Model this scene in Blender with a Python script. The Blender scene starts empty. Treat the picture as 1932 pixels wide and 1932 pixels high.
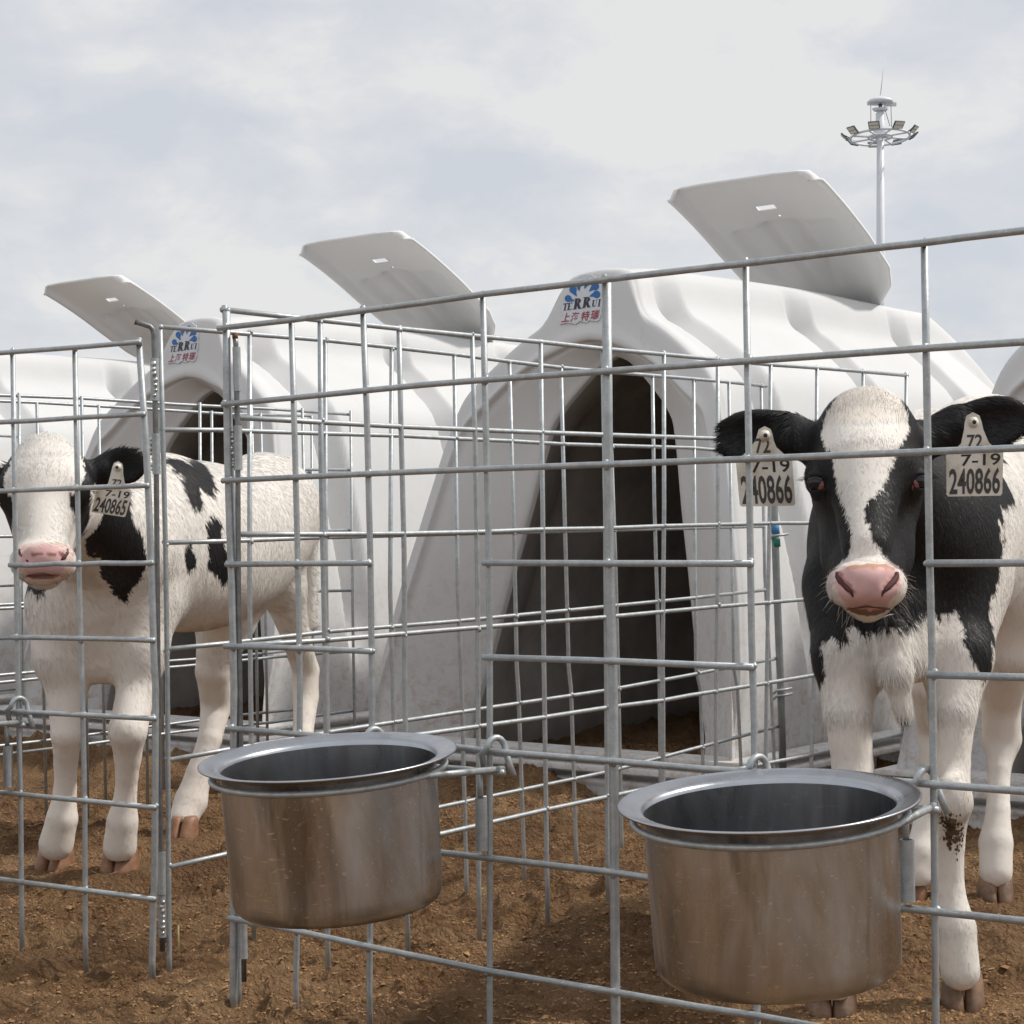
import bpy, bmesh, math, random
import numpy as np
from mathutils import Vector, Matrix
from mathutils.geometry import tessellate_polygon
random.seed(7); RNG = np.random.default_rng(11)
SC = bpy.context.scene; COL = SC.collection
# ------------------------------------------------------------------ survey of the place
FPX, TH, PV, CAMH = 3650.0, .0155, 994.0, .727      # focal length, roll, pitch row, camera height
_p = (PV-966)/FPX
FW = np.array([0, math.cos(_p), math.sin(_p)]); _r0 = np.array([1., 0, 0]); _u0 = np.array([0, -math.sin(_p), math.cos(_p)])
RT = math.cos(TH)*_r0-math.sin(TH)*_u0; UP = math.sin(TH)*_r0+math.cos(TH)*_u0
CP = np.array([0, 0, CAMH])
def ray(u, v): return FW+RT*(u-966)/FPX-UP*(v-966)/FPX
def on_ground(u, v, z=0.): d = ray(u, v); return CP+d*(z-CAMH)/d[2]
def at(u, v, Y): d = ray(u, v); return CP+d*Y/d[1]
def on_plane(u, v, p0, n): d = ray(u, v); return CP+d*np.dot(p0-CP, n)/np.dot(d, n)
P0 = on_ground(441, 1870)
_a = ray(-3599, 1075); EF = -_a*[1, 1, 0]; EF = EF/np.linalg.norm(EF)      # along the row of pen fronts
ES = np.array([-EF[1], EF[0], 0])                                        # back towards the hutches
EZ = np.array([0, 0, 1.])
def W(f, s, z=0.): return P0+EF*f+ES*s+EZ*z
def toFS(q): q = np.asarray(q)-P0; return np.array([q@EF, q@ES, q[2]])
# ------------------------------------------------------------------ helpers
def setp(o, label=None, cat=None, group=None, kind=None):
    if label: o['label'] = label
    if cat: o['category'] = cat
    if group: o['group'] = group
    if kind: o['kind'] = kind
    return o
def empty(name, loc=(0, 0, 0), rotz=0, **k):
    o = bpy.data.objects.new(name, None); COL.objects.link(o); o.empty_display_size = .1
    o.location = loc; o.rotation_euler = (0, 0, rotz); return setp(o, **k)
def mesh_obj(name, verts, faces, mat, parent=None, smooth=True, **k):
    me = bpy.data.meshes.new(name)
    me.from_pydata([tuple(map(float, v)) for v in verts], [], [tuple(map(int, f)) for f in faces])
    if smooth: me.polygons.foreach_set('use_smooth', [True]*len(me.polygons))
    if mat is not None:
        for m in (mat if isinstance(mat, (list, tuple)) else [mat]): me.materials.append(m)
    o = bpy.data.objects.new(name, me); COL.objects.link(o)
    if parent is not None: o.parent = parent
    return setp(o, **k)
def np_mesh(name, V, Fc, mat, parent=None, cols=None, smooth=True):
    me = bpy.data.meshes.new(name); n = Fc.shape[1]
    me.vertices.add(len(V)); me.vertices.foreach_set('co', np.ascontiguousarray(V, dtype=np.float32).ravel())
    me.loops.add(Fc.size); me.loops.foreach_set('vertex_index', Fc.astype(np.int32).ravel())
    me.polygons.add(len(Fc)); me.polygons.foreach_set('loop_start', (np.arange(len(Fc))*n).astype(np.int32))
    me.update(calc_edges=True)
    me.polygons.foreach_set('use_smooth', np.full(len(Fc), smooth))
    if cols is not None:
        a = me.color_attributes.new('Col', 'FLOAT_COLOR', 'POINT')
        c4 = np.ones((len(V), 4), np.float32); c4[:, :3] = cols; a.data.foreach_set('color', c4.ravel())
    for m in (mat if isinstance(mat, (list, tuple)) else [mat]): me.materials.append(m)
    o = bpy.data.objects.new(name, me); COL.objects.link(o)
    if parent is not None: o.parent = parent
    return o
class MB:
    def __init__(s): s.v = []; s.f = []
    def add(s, v, f):
        n = len(s.v); s.v += [tuple(map(float, a)) for a in v]; s.f += [tuple(i+n for i in q) for q in f]
    def tube(s, pts, r, n=10, caps=True):
        P = [Vector(p) for p in pts]; k = len(P); rr = r if isinstance(r, (list, tuple)) else [r]*k
        T = [(P[min(i+1, k-1)]-P[max(i-1, 0)]).normalized() for i in range(k)]
        a = T[0].orthogonal().normalized(); V = []
        for i in range(k):
            a = (a-T[i]*a.dot(T[i])).normalized(); b = T[i].cross(a)
            V += [P[i]+(a*math.cos(2*math.pi*j/n)+b*math.sin(2*math.pi*j/n))*rr[i] for j in range(n)]
        Fc = [(i*n+j, i*n+(j+1) % n, (i+1)*n+(j+1) % n, (i+1)*n+j) for i in range(k-1) for j in range(n)]
        if caps: Fc += [tuple(range(n))[::-1], tuple((k-1)*n+j for j in range(n))]
        s.add(V, Fc); return s
    def box(s, c, sx, sy, sz, ax=(1, 0, 0), ay=(0, 1, 0), az=(0, 0, 1)):
        c, ax, ay, az = map(Vector, (c, ax, ay, az))
        V = [c+ax*sx*i/2+ay*sy*j/2+az*sz*k/2 for i in (-1, 1) for j in (-1, 1) for k in (-1, 1)]
        s.add(V, [(0, 1, 3, 2), (4, 6, 7, 5), (0, 4, 5, 1), (2, 3, 7, 6), (0, 2, 6, 4), (1, 5, 7, 3)]); return s
    def ball(s, c, r, sc=(1, 1, 1), n=8, m=6, jit=0):
        V = []; 
        for i in range(m+1):
            th = math.pi*i/m
            for j in range(n):
                ph = 2*math.pi*j/n; q = 1+random.uniform(-jit, jit)
                V.append((c[0]+r*q*sc[0]*math.sin(th)*math.cos(ph), c[1]+r*q*sc[1]*math.sin(th)*math.sin(ph), c[2]+r*q*sc[2]*math.cos(th)))
        s.add(V, [(i*n+j, (i+1)*n+j, (i+1)*n+(j+1) % n, i*n+(j+1) % n) for i in range(m) for j in range(n)]); return s
    def lathe(s, prof, c=(0, 0, 0), n=64, ax=None, loop=False):
        M = Matrix.Identity(3) if ax is None else Vector((0, 0, 1)).rotation_difference(Vector(ax)).to_matrix()
        V = [Vector(c)+M @ Vector((r*math.cos(2*math.pi*j/n), r*math.sin(2*math.pi*j/n), z)) for r, z in prof for j in range(n)]
        k = len(prof)
        s.add(V, [(i*n+j, i*n+(j+1) % n, ((i+1) % k)*n+(j+1) % n, ((i+1) % k)*n+j) for i in range(k if loop else k-1) for j in range(n)]); return s
    def obj(s, name, mat, parent=None, smooth=True, autosmooth=None, **k):
        o = mesh_obj(name, s.v, s.f, mat, parent, smooth, **k)
        if autosmooth: 
            o.data.set_sharp_from_angle(angle=math.radians(autosmooth))
        return o
def copy_tree(o, parent=None):
    c = o.copy(); COL.objects.link(c)
    if parent is not None: c.parent = parent
    for ch in [x for x in list(COL.objects) if x.parent == o]: copy_tree(ch, c)
    return c
# ------------------------------------------------------------------ materials
def newmat(name):
    m = bpy.data.materials.new(name); m.use_nodes = True; nt = m.node_tree
    return m, nt, nt.nodes['Principled BSDF']
def nd(nt, typ, **kw):
    n = nt.nodes.new(typ)
    for k, v in kw.items():
        if k.startswith('i_'): n.inputs[k[2:].replace('_', ' ')].default_value = v
        else: setattr(n, k, v)
    return n
def noise(nt, scale, detail=6, rough=.6, coord='Object', stretch=None, dist=0.):
    tc = nd(nt, 'ShaderNodeTexCoord'); src = tc.outputs[coord]
    if stretch:
        mp = nd(nt, 'ShaderNodeMapping'); mp.inputs['Scale'].default_value = stretch; nt.links.new(src, mp.inputs[0]); src = mp.outputs[0]
    n = nd(nt, 'ShaderNodeTexNoise'); n.inputs['Scale'].default_value = scale; n.inputs['Detail'].default_value = detail
    n.inputs['Roughness'].default_value = rough; n.inputs['Distortion'].default_value = dist
    nt.links.new(src, n.inputs['Vector']); return n.outputs['Fac']
def ramp(nt, fac, stops, interp='LINEAR'):
    r = nd(nt, 'ShaderNodeValToRGB'); r.color_ramp.interpolation = interp
    while len(r.color_ramp.elements) < len(stops): r.color_ramp.elements.new(.5)
    for e, (p, c) in zip(r.color_ramp.elements, stops):
        e.position = p; e.color = (c, c, c, 1) if isinstance(c, (int, float)) else tuple(c)+(1,)
    nt.links.new(fac, r.inputs[0]); return r.outputs[0]
def mix(nt, a, b, fac, mode='MIX'):
    m = nd(nt, 'ShaderNodeMix', data_type='RGBA', blend_type=mode)
    for val, sock in ((fac, m.inputs[0]), (a, m.inputs[6]), (b, m.inputs[7])):
        if hasattr(val, 'links'): nt.links.new(val, sock)
        else: sock.default_value = val if isinstance(val, (int, float)) else tuple(val)+(1,)
    return m.outputs[2]
def bump(nt, b, h, strength=.3, dist=.01):
    n = nd(nt, 'ShaderNodeBump'); n.inputs['Strength'].default_value = strength; n.inputs['Distance'].default_value = dist
    nt.links.new(h, n.inputs['Height']); nt.links.new(n.outputs[0], b.inputs['Normal']); return n
def simple(name, col, rough=.5, metal=0., var=.12, scale=20):
    m, nt, b = newmat(name)
    c = ramp(nt, noise(nt, scale), [(.3, tuple(x*(1-var) for x in col)), (.7, tuple(min(1, x*(1+var)) for x in col))])
    nt.links.new(c, b.inputs['Base Color']); b.inputs['Roughness'].default_value = rough; b.inputs['Metallic'].default_value = metal
    return m
def make_galv():
    m, nt, b = newmat('galvanised_steel')
    c1 = ramp(nt, noise(nt, 60, 4, .7, 'Object'), [(.3, (.36, .385, .395)), (.7, (.52, .55, .56))])
    c2 = mix(nt, c1, (.62, .64, .65), ramp(nt, noise(nt, 260, 2, .5), [(.62, 0.), (.7, .6)]))
    rust = ramp(nt, noise(nt, 34, 8, .75), [(.655, 0.), (.72, .8)])
    c3 = mix(nt, c2, (.25, .12, .05), rust)
    nt.links.new(c3, b.inputs['Base Color'])
    mm = nd(nt, 'ShaderNodeMath', operation='MULTIPLY_ADD'); nt.links.new(rust, mm.inputs[0]); mm.inputs[1].default_value = -.9; mm.inputs[2].default_value = .62
    nt.links.new(mm.outputs[0], b.inputs['Metallic'])
    nt.links.new(ramp(nt, noise(nt, 90, 3), [(.3, .42), (.7, .58)]), b.inputs['Roughness'])
    bump(nt, b, noise(nt, 180, 4, .7), .25, .0012)
    return m
GALV = make_galv()
def make_steel(name, inner=False, clean=False):
    m, nt, b = newmat(name); b.inputs['Metallic'].default_value = 1.
    base = ramp(nt, noise(nt, 7, 6, .65, 'Object', (1, 1, .35), .6), [(.30, (.46, .46, .46)), (.5, (.68, .71, .74)), (.70, (.86, .89, .91))])
    st = ramp(nt, noise(nt, 16, 8, .7, 'Object', (1, 1, .12)), [(.45, 0.), (.75, .55)])
    base = mix(nt, base, (.46, .38, .31), st)
    if not clean: base = mix(nt, base, (.19, .165, .145), ramp(nt, noise(nt, 5.5, 6, .62, 'Object', (1, 1, .10), .5), [(.50, 0.), (.58, .75)]))  # dark upright bands painted in for dark reflections, among the stains
    base = mix(nt, base, (.62, .62, .62), ramp(nt, noise(nt, 30, 10, .8, 'Object', (1, 1, .5), 1.2), [(.6, 0.), (.68, .5)]))
    base = mix(nt, base, (.12, .09, .07), ramp(nt, noise(nt, 75, 3, .6, 'Object', (1, 1, .6)), [(.73, 0.), (.78, .8)]))
    if not clean:
        for k_, rot in enumerate((.5, -.9, 1.9)):
            tc = nd(nt, 'ShaderNodeTexCoord'); mp = nd(nt, 'ShaderNodeMapping'); mp.inputs['Rotation'].default_value = (rot, rot*.7, 0); mp.inputs['Scale'].default_value = (2.2, 60, 60); nt.links.new(tc.outputs['Object'], mp.inputs[0])
            sn = nd(nt, 'ShaderNodeTexNoise'); sn.inputs['Scale'].default_value = 2.4+k_; sn.inputs['Detail'].default_value = 2; sn.inputs['Distortion'].default_value = .4; nt.links.new(mp.outputs[0], sn.inputs['Vector'])
            base = mix(nt, base, (.88, .87, .85), ramp(nt, sn.outputs['Fac'], [(.685, 0.), (.71, .7)]))
    if clean: base = mix(nt, base, (.38, .40, .44), .7)
    if inner: base = mix(nt, base, (.25, .25, .26), .75)  # inside copy of the steel, shade of the bucket put into its colour
    nt.links.new(base, b.inputs['Base Color'])
    nt.links.new(ramp(nt, noise(nt, 9, 8, .7, 'Object', (1, 1, .4), .5), [(.3, .20), (.7, .44)]), b.inputs['Roughness'])
    bump(nt, b, noise(nt, 55, 6, .7, 'Object', (1, 1, .25)), .12, .001)
    return m
STEEL = make_steel('dirty_reflection_banded_steel')
def make_poly():
    m, nt, b = newmat('white_polyethylene')
    c = ramp(nt, noise(nt, 2.2, 6, .6), [(.3, (.625, .626, .625)), (.7, (.685, .686, .684))])
    tc = nd(nt, 'ShaderNodeTexCoord'); sp = nd(nt, 'ShaderNodeSeparateXYZ'); nt.links.new(tc.outputs['Object'], sp.inputs[0])
    lo = ramp(nt, sp.outputs['Z'], [(.02, 1.), (.30, .45), (.75, .06), (1.2, 0.)])
    sp_n = ramp(nt, noise(nt, 26, 10, .8, dist=.8), [(.47, 0.), (.68, 1.)])
    f = nd(nt, 'ShaderNodeMath', operation='MULTIPLY'); nt.links.new(lo, f.inputs[0]); nt.links.new(sp_n, f.inputs[1])
    c = mix(nt, c, (.42, .27, .17), f.outputs[0])
    c = mix(nt, c, (.5, .42, .33), ramp(nt, noise(nt, 9, 8, .8, 'Object', (1, 1, .3)), [(.60, 0.), (.78, .45)]))
    nt.links.new(c, b.inputs['Base Color']); b.inputs['Roughness'].default_value = .62
    b.inputs['Specular IOR Level'].default_value = .2
    bump(nt, b, noise(nt, 14, 4, .5), .06, .01)
    return m
POLY = make_poly()
LIDMAT = simple('backlit_pale_polyethylene', (.80, .80, .79), .6, 0, .02, 3)  # shell plastic made paler, standing in for light glowing through the lid
INNER = simple('shade_toned_inner_plastic', (.40, .37, .34), .8, var=.25, scale=6)  # inner skin toned darker than the shell to hold the doorway's shade
MUDCOL = [(.30, (.18, .098, .048)), (.44, (.31, .178, .090)), (.58, (.425, .255, .133)), (.74, (.55, .36, .20))]
def make_soil(name='trodden_soil', fine=1.):
    m, nt, b = newmat(name)
    c = ramp(nt, noise(nt, 3.1, 12, .72, 'Object', dist=.4), MUDCOL)
    c = mix(nt, c, (.46, .305, .175), ramp(nt, noise(nt, 1.3, 5, .6), [(.5, 0.), (.68, .5)]))
    c = mix(nt, c, (.17, .092, .055), ramp(nt, noise(nt, 2.3, 6, .65, dist=.6), [(.50, 0.), (.66, .65)]))
    c = mix(nt, c, (.115, .062, .034), ramp(nt, noise(nt, 48, 8, .75, dist=.3), [(.54, 0.), (.70, .65)]))
    c = mix(nt, c, (.36, .24, .13), ramp(nt, noise(nt, 95, 6, .7, 'Object', (1, 2.6, 1)), [(.62, 0.), (.7, .6)]))
    tcg = nd(nt, 'ShaderNodeTexCoord'); lg = nd(nt, 'ShaderNodeVectorMath', operation='LENGTH'); nt.links.new(tcg.outputs['Object'], lg.inputs[0]); far = nd(nt, 'ShaderNodeMapRange'); nt.links.new(lg.outputs['Value'], far.inputs[0]); far.inputs[1].default_value = 13; far.inputs[2].default_value = 16
    c = mix(nt, c, (.33, .32, .30), far.outputs[0])      # unseen far ground greyed, added to cut its orange bounce onto the mast
    nt.links.new(c, b.inputs['Base Color']); b.inputs['Roughness'].default_value = .95; b.inputs['Specular IOR Level'].default_value = .15
    h1 = noise(nt, 42, 12, .8, dist=.5)
    tv = nd(nt, 'ShaderNodeTexCoord'); wv = nd(nt, 'ShaderNodeMix', data_type='VECTOR'); wv.inputs[0].default_value = .012
    wn_ = nd(nt, 'ShaderNodeTexNoise'); wn_.inputs['Scale'].default_value = 60; nt.links.new(tv.outputs['Object'], wn_.inputs['Vector'])
    nt.links.new(tv.outputs['Object'], wv.inputs[4]); nt.links.new(wn_.outputs['Color'], wv.inputs[5])
    hs = None
    for sc_, am in ((85, .9), (170, .5)):
        vo = nd(nt, 'ShaderNodeTexVoronoi'); vo.inputs['Scale'].default_value = sc_; vo.inputs['Randomness'].default_value = 1.; nt.links.new(wv.outputs[1], vo.inputs['Vector'])
        mm = nd(nt, 'ShaderNodeMath', operation='MULTIPLY'); nt.links.new(vo.outputs['Distance'], mm.inputs[0]); mm.inputs[1].default_value = -am
        ad = nd(nt, 'ShaderNodeMath', operation='ADD'); nt.links.new(hs or h1, ad.inputs[0]); nt.links.new(mm.outputs[0], ad.inputs[1]); hs = ad.outputs[0]
    bump(nt, b, hs, 1., .026)
    return m
SOIL = make_soil()
def make_crumb():
    m, nt, b = newmat('soil_crumb'); c = ramp(nt, noise(nt, 3.1, 12, .72, 'Object', dist=.4), MUDCOL)
    g_ = nd(nt, 'ShaderNodeNewGeometry'); v = ramp(nt, g_.outputs['Random Per Island'], [(0., .62), (.6, .95), (1., 1.12)])
    nt.links.new(mix(nt, c, v, 1., 'MULTIPLY'), b.inputs['Base Color']); b.inputs['Roughness'].default_value = .95; b.inputs['Specular IOR Level'].default_value = .1; return m
CRUMB = make_crumb()
RUST = simple('rusty_iron', (.20, .085, .035), .85, .1, .4, 80)
DARKROD = simple('dark_steel_rod', (.22, .225, .225), .45, .8, .25, 60)
def wire(mb, pts, r): return mb.tube(pts, r, 10)
# ------------------------------------------------------------------ pen fences
def panel(name, label, p0, n, rails, posts, group='galvanised wire panels of the calf pens', r=.0046, rail_off=.0, floor=-.05, posr=None):
    """rails / posts: lists of surveyed points; each rod ends up in the vertical plane (p0, n)"""
    root = empty(name, tuple(p0), label=label, cat='fence panel', group=group)
    inv = np.array(p0, float)
    tocam = -n if np.dot(n, p0-CP) > 0 else n
    for pts in rails:
        P = [on_plane(u, v, p0+tocam*rail_off, n)-inv for u, v in pts]
        if len(P) == 2:
            k = 6; P = [P[0]+(P[1]-P[0])*i/k+EZ*(random.uniform(-.0012, .0012) if 0 < i < k else 0) for i in range(k+1)]
        MB().tube(P, r, 10).obj('rail', GALV, root)
    def cross(A, B):
        for (a, b), (c_, d) in [((A[i], A[i+1]), (B[j], B[j+1])) for i in range(len(A)-1) for j in range(len(B)-1)]:
            r_ = (b[0]-a[0], b[1]-a[1]); s_ = (d[0]-c_[0], d[1]-c_[1]); q = r_[0]*s_[1]-r_[1]*s_[0]
            if abs(q) < 1e-9: continue
            t = ((c_[0]-a[0])*s_[1]-(c_[1]-a[1])*s_[0])/q; w = ((c_[0]-a[0])*r_[1]-(c_[1]-a[1])*r_[0])/q
            if -.02 <= t <= 1.02 and -.02 <= w <= 1.02: return a[0]+r_[0]*t, a[1]+r_[1]*t
    rails_o = [x for x in COL.objects if x.parent == root]
    for ro, rp_ in zip(rails_o, rails):       # weld metal squeezed out where each upright meets the rail
        wm = MB()
        for pp in posts:
            q = cross(rp_, pp)
            if q is None: continue
            c_ = on_plane(q[0], q[1], p0+tocam*rail_off*.5, n)-inv
            for k in range(2): wm.ball(c_+np.array([random.uniform(-.7, .7)*r, 0, random.uniform(-.9, .9)*r])+tocam*random.uniform(-.2, .5)*r, r*random.uniform(.75, 1.15), (1, 1, 1), 7, 5, .18)
        if wm.v:
            me = ro.data; bm = bmesh.new(); bm.from_mesh(me); vs = [bm.verts.new(v) for v in wm.v]
            for f_ in wm.f:
                try: fc = bm.faces.new([vs[i] for i in dict.fromkeys(f_)]); fc.smooth = True
                except ValueError: pass
            bm.to_mesh(me); bm.free()
    for i, pts in enumerate(posts):
        P = [on_plane(u, v, p0, n)-inv for u, v in pts]
        if P[-1][2]+inv[2] > floor+.3 or True:
            q = P[-1].copy(); q[2] = floor-inv[2]
            if P[-1][2] > q[2]+.01: P.append(q)
        MB().tube(P, (posr or {}).get(i, r), 10).obj('upright', GALV, root)
    return root, inv
# right pen, front panel
R_rails = [
 [(412,619.5),(550,604),(686,586),(800,571),(912,555),(1060,538),(1190,521.6),(1300,509),(1408,497),(1516,484),(1640,469),(1744,458),(1820,448),(1932,435),(2080,417)],
 [(420,763),(560,750),(689,737),(800,726),(917.5,716.6),(1148,700),(1414,681),(1749,657),(1932,645),(2080,635)],
 [(420,907),(696,894),(917,884.6),(1148,876),(1414,866),(1754,852),(1932,845),(2080,839)],
 [(427,1065),(560,1063.5),(699,1062)],[(912,1062),(1148,1063),(1420,1063.5)],[(1749,1063),(1932,1062),(2080,1062)],
 [(424,1219),(567,1223),(701,1229)],[(912,1240),(1148,1247),(1421,1259)],[(1751,1273),(1932,1278),(2080,1283)],
 [(431,1374),(620,1390),(873,1411),(931,1418),(1157,1436),(1330,1451),(1403,1455),(1703,1475),(1772,1481),(1932,1493),(2080,1504)],
 [(440,1570),(836,1609),(1157,1646),(1215,1655),(1692,1712),(1772,1721),(1932,1738),(2080,1754)],
 [(432,1732),(567,1758),(700,1787),(927,1833),(1155,1871),(1330,1902),(1426,1916),(1600,1948),(1932,2003),(2080,2028)]]
R_posts = [
 [(427,588),(428,700),(430,860),(434,1000),(438,1100),(442,1302),(441,1500),(441,1740),(440.5,1870)],
 [(549.5,600),(556,830),(562,1062),(566,1302),(564,1500),(560,1780),(558,1858)],
 [(685,588),(692,780),(699,1062),(702,1302),(700,1600),(697,1866)],
 [(911,556),(916,780),(923,1062),(924,1302),(924,1932)],
 [(1144.5,528),(1147,800),(1150,1062),(1157,1302),(1160,1700),(1161.5,1932)],
 [(1407,498),(1413,858),(1418,1200),(1423,1367),(1426,1700),(1429,1945)],
 [(1744,459),(1748,700),(1754,1054),(1759,1260),(1763,1600),(1766,1980)],
 [(1960,434),(1975,1200),(1985,2000)]]
RP, _ = panel('fence_panel', 'front wire panel nearest the camera, carrying both steel buckets', P0, ES, R_rails, R_posts, rail_off=.0092, posr={4: .0066, 0: .0062})
# right pen, side panel running back from the near corner
A_rails = [
 [(418,584),(604,604),(753,620),(891,633.5),(1019,645),(1137,658),(1252,668.5),(1353,678),(1453,688),(1541,694),(1628,701),(1712,708.5)],
 [(444,787.5),(604,796.5),(754,804.7),(898,811),(1018,816),(1135,820),(1353,827.5),(1540,835),(1712,842)],
 [(447,1008),(604,1008),(758,1007),(898,1004),(1022,999),(1140,997),(1251,992.6),(1352,990),(1470,987),(1530,987),(1715,983)],
 [(450,1218),(603,1209),(840,1189),(1137,1165),(1349,1145),(1470,1135),(1540,1129),(1718,1114)],
 [(452,1436),(771,1389),(1019,1354.5),(1148,1334.6),(1248,1322),(1302,1312),(1458,1287),(1535,1274),(1720,1245)],
 [(455,1655),(838,1572),(1027,1528.5),(1148,1503),(1246,1483),(1432,1443),(1530,1425),(1569,1414.5),(1725,1381)]]
A_posts = [[(424,576),(430,700),(436,860),(443,1100),(448,1302),(450,1700),(450,1850)],
 [(604,601),(606,881),(611,1120),(615,1302),(618,1755)],[(752.5,614),(756,783.5),(762.5,1044),(764,1302),(768,1700)],
 [(890.5,628),(896,816),(901,1110),(902,1302),(903.5,1675)],[(1020,641),(1024,956),(1026,1250),(1027,1302),(1032,1648)],
 [(1137,652.5),(1142,956),(1144,1302),(1146,1621)],[(1252.5,663),(1253,956),(1250,1250),(1251,1302),(1252,1595)],
 [(1354,673),(1354.5,900),(1353.6,1119),(1351,1302),(1350,1570)],[(1454,682),(1452,956),(1447,1260),(1444.5,1445),(1444,1550)],
 [(1541.5,690),(1539,1000),(1535,1302),(1530,1452),(1529,1535)],[(1628.7,697),(1626,1100),(1622,1515)],[(1710,704),(1706,1100),(1701,1500)]]
AP, _ = panel('fence_panel', 'tall side wire panel running back from the rusty-tipped pin to behind the black-eared calf', P0+ES*.012, EF, A_rails, A_posts)
# middle pen, side panel
PB = on_ground(318, 1804)
B_rails = [
 [(303,616.5),(490,632),(611,641.6),(746,656),(862,669),(961,682),(1058,693.6),(1150,702),(1231,708.5),(1310,715),(1375,721),(1446,728.5)],
 [(305,811),(424,811.4),(461,813),(614,818),(754,822),(859,827.5),(961,832),(1062,838),(1306,845),(1349,849),(1440,852)],
 [(310,1024),(430,1021),(604,1014),(820,1008),(1022,1003),(1240,998),(1440,993)],
 [(313,1225),(430,1213.5),(630,1190.6),(840,1174),(1068,1152),(1300,1129),(1447,1112.6)],
 [(318,1434),(437,1413),(561,1393),(630,1380),(905,1338),(1148,1302),(1300,1274),(1400,1254),(1462,1243)],
 [(320,1636),(424,1612),(640,1566),(838,1521),(1148,1456),(1330,1407),(1466,1371)]]
B_posts = [[(302,614),(307,811),(312,1024),(316,1302),(318,1620),(319.6,1804)],[(471,633),(471,1110),(474,1400)],[(613.5,643),(615,1110),(619,1400),(624,1720)],
 [(739,655),(736,1110),(744,1400),(748,1690)],[(857,669),(863.6,1110),(871,1302),(880,1650)],[(961,682),(970,1021),(975,1260),(978,1302),(988.7,1613)],
 [(1058.5,694),(1065,956),(1073,1260),(1077.5,1302),(1087,1599)],[(1148,702),(1161,1054),(1166,1260),(1173,1577)],[(1231,708),(1234.6,956),(1244,1260),(1246,1480),(1248,1560)],
 [(1308.6,715),(1313,1260),(1321.6,1302),(1326,1432),(1328,1540)],[(1375,719),(1384.6,1260),(1391.7,1302),(1398,1445),(1401,1522)],[(1436,727),(1443,1086),(1455,1302),(1461,1452),(1463,1505)]]
BP, _ = panel('fence_panel', 'side wire panel running back from the hook-topped pin across the large dark doorway', PB, EF, B_rails, B_posts, r=.0044)
# middle pen, front panel (leaves the corner at a slight angle)
PL = on_ground(287, 1812); _b = ray(-4700, 1040); EL = _b*[1, 1, 0]; EL = EL/np.linalg.norm(EL); NL = np.array([-EL[1], EL[0], 0])
L_rails = [[(265,645),(150,655),(0,666),(-330,692)],[(273,781),(148,788),(60,794),(0,796.6),(-330,812)],[(280,916),(0,926.5),(-330,938)],
 [(289,1062),(18,1066)],[(291,1208.6),(21,1203)],[(-120,1064),(-330,1068)],[(-118,1200),(-330,1196)],[(293,1356),(0,1341),(-330,1323)],[(293,1524),(0,1495),(-330,1463)],[(293,1697),(0,1659),(-330,1617)]]
L_posts = [[(262,645),(275,826),(279,910),(284,1031),(290,1226),(293.5,1302),(292,1628),(287,1811)],[(141,655),(146,910),(148,1031),(156.5,1357),(160,1530),(161,1765)],
 [(24,664),(28,933),(36,1399),(39,1498),(41,1732)],[(-124,674),(-108,1700)],[(-245,683),(-225,1668)]]
LP, _ = panel('fence_panel', 'front wire panel directly before the white-faced calf', PL, NL, L_rails, L_posts, rail_off=.0092, posr={0: .0058})
# far panels by measured positions
def plain_panel(label, f, s0, s1, zr, nposts, ztop=1.075, along='s', fixed=None, r=.0044):
    root = empty('fence_panel', tuple(W(f, s0)), label=label, cat='fence panel', group='galvanised wire panels of the calf pens'); o = W(f, s0)
    for z in zr:
        a, b = W(f, s0-.01, z)-o, W(f, s1+.01, z)-o
        MB().tube([a+(b-a)*i/6+EZ*random.uniform(-.004, .004) for i in range(7)], r, 8).obj('rail', GALV, root)
    for i in range(nposts):
        t = i/(nposts-1); s = s0+(s1-s0)*t; j = random.uniform(-.008, .008)
        MB().tube([W(f+.009, s+j, ztop+.008)-o, W(f+.009, s+random.uniform(-.004, .004), .5)-o, W(f+.009, s-j, -.05)-o], r, 8).obj('upright', GALV, root)
    return root
ZR = [1.075, .905, .722, .546, .362, .181]
plain_panel('side wire panel just behind the white-faced calf, its far end below the middle lid', -1.74, .1, 2.12, ZR, 11)
plain_panel('side wire panel farther back, its end crossing the smaller dark doorway', -1.93, .1, 2.14, ZR, 11, 1.07)
plain_panel('farthest wire panel, at the left picture edge beyond the white forehead', -3.38, .2, 2.15, ZR, 11, 1.07)
# ------------------------------------------------------------------ corner pins and sleeves
def sleeve(parent, inv, a, b, r, p0, n, weld=False, side=(0, 0)):
    A = on_plane(*a, p0, n)-inv; B = on_plane(*b, p0, n)-inv
    mb = MB(); d = Vector(B-A).normalized()
    k = 14; e = Vector(A).lerp(Vector(B), .0)
    mb.tube([A, B], r, 14, caps=False); mb.tube([B, A], r*.72, 14, caps=False)
    mb.lathe([(r*.72, 0), (r, 0)], A, 14, d); mb.lathe([(r*.72, 0), (r, 0)], B, 14, d)
    mb.obj('pin_sleeve', GALV, parent, autosmooth=40)
    if weld:
        w = MB()
        for i in range(7):
            t = .12+.76*i/6; q = A+(B-A)*t+EF*side[0]*r+ES*side[1]*r
            w.ball(q+RNG.normal(0, .0012, 3), .0042*random.uniform(.7, 1.15), n=8, m=6, jit=.22)
        w.obj('weld_bead', WELD, parent)
WELD = simple('bright_weld_metal', (.62, .62, .60), .28, .9, .2, 90)
pA = P0+ES*.014-ES*.012; nA = EF
camn = lambda u, v: -ray(u, v)*[1, 1, 0]/np.linalg.norm(ray(u, v)*[1, 1, 0])
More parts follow.
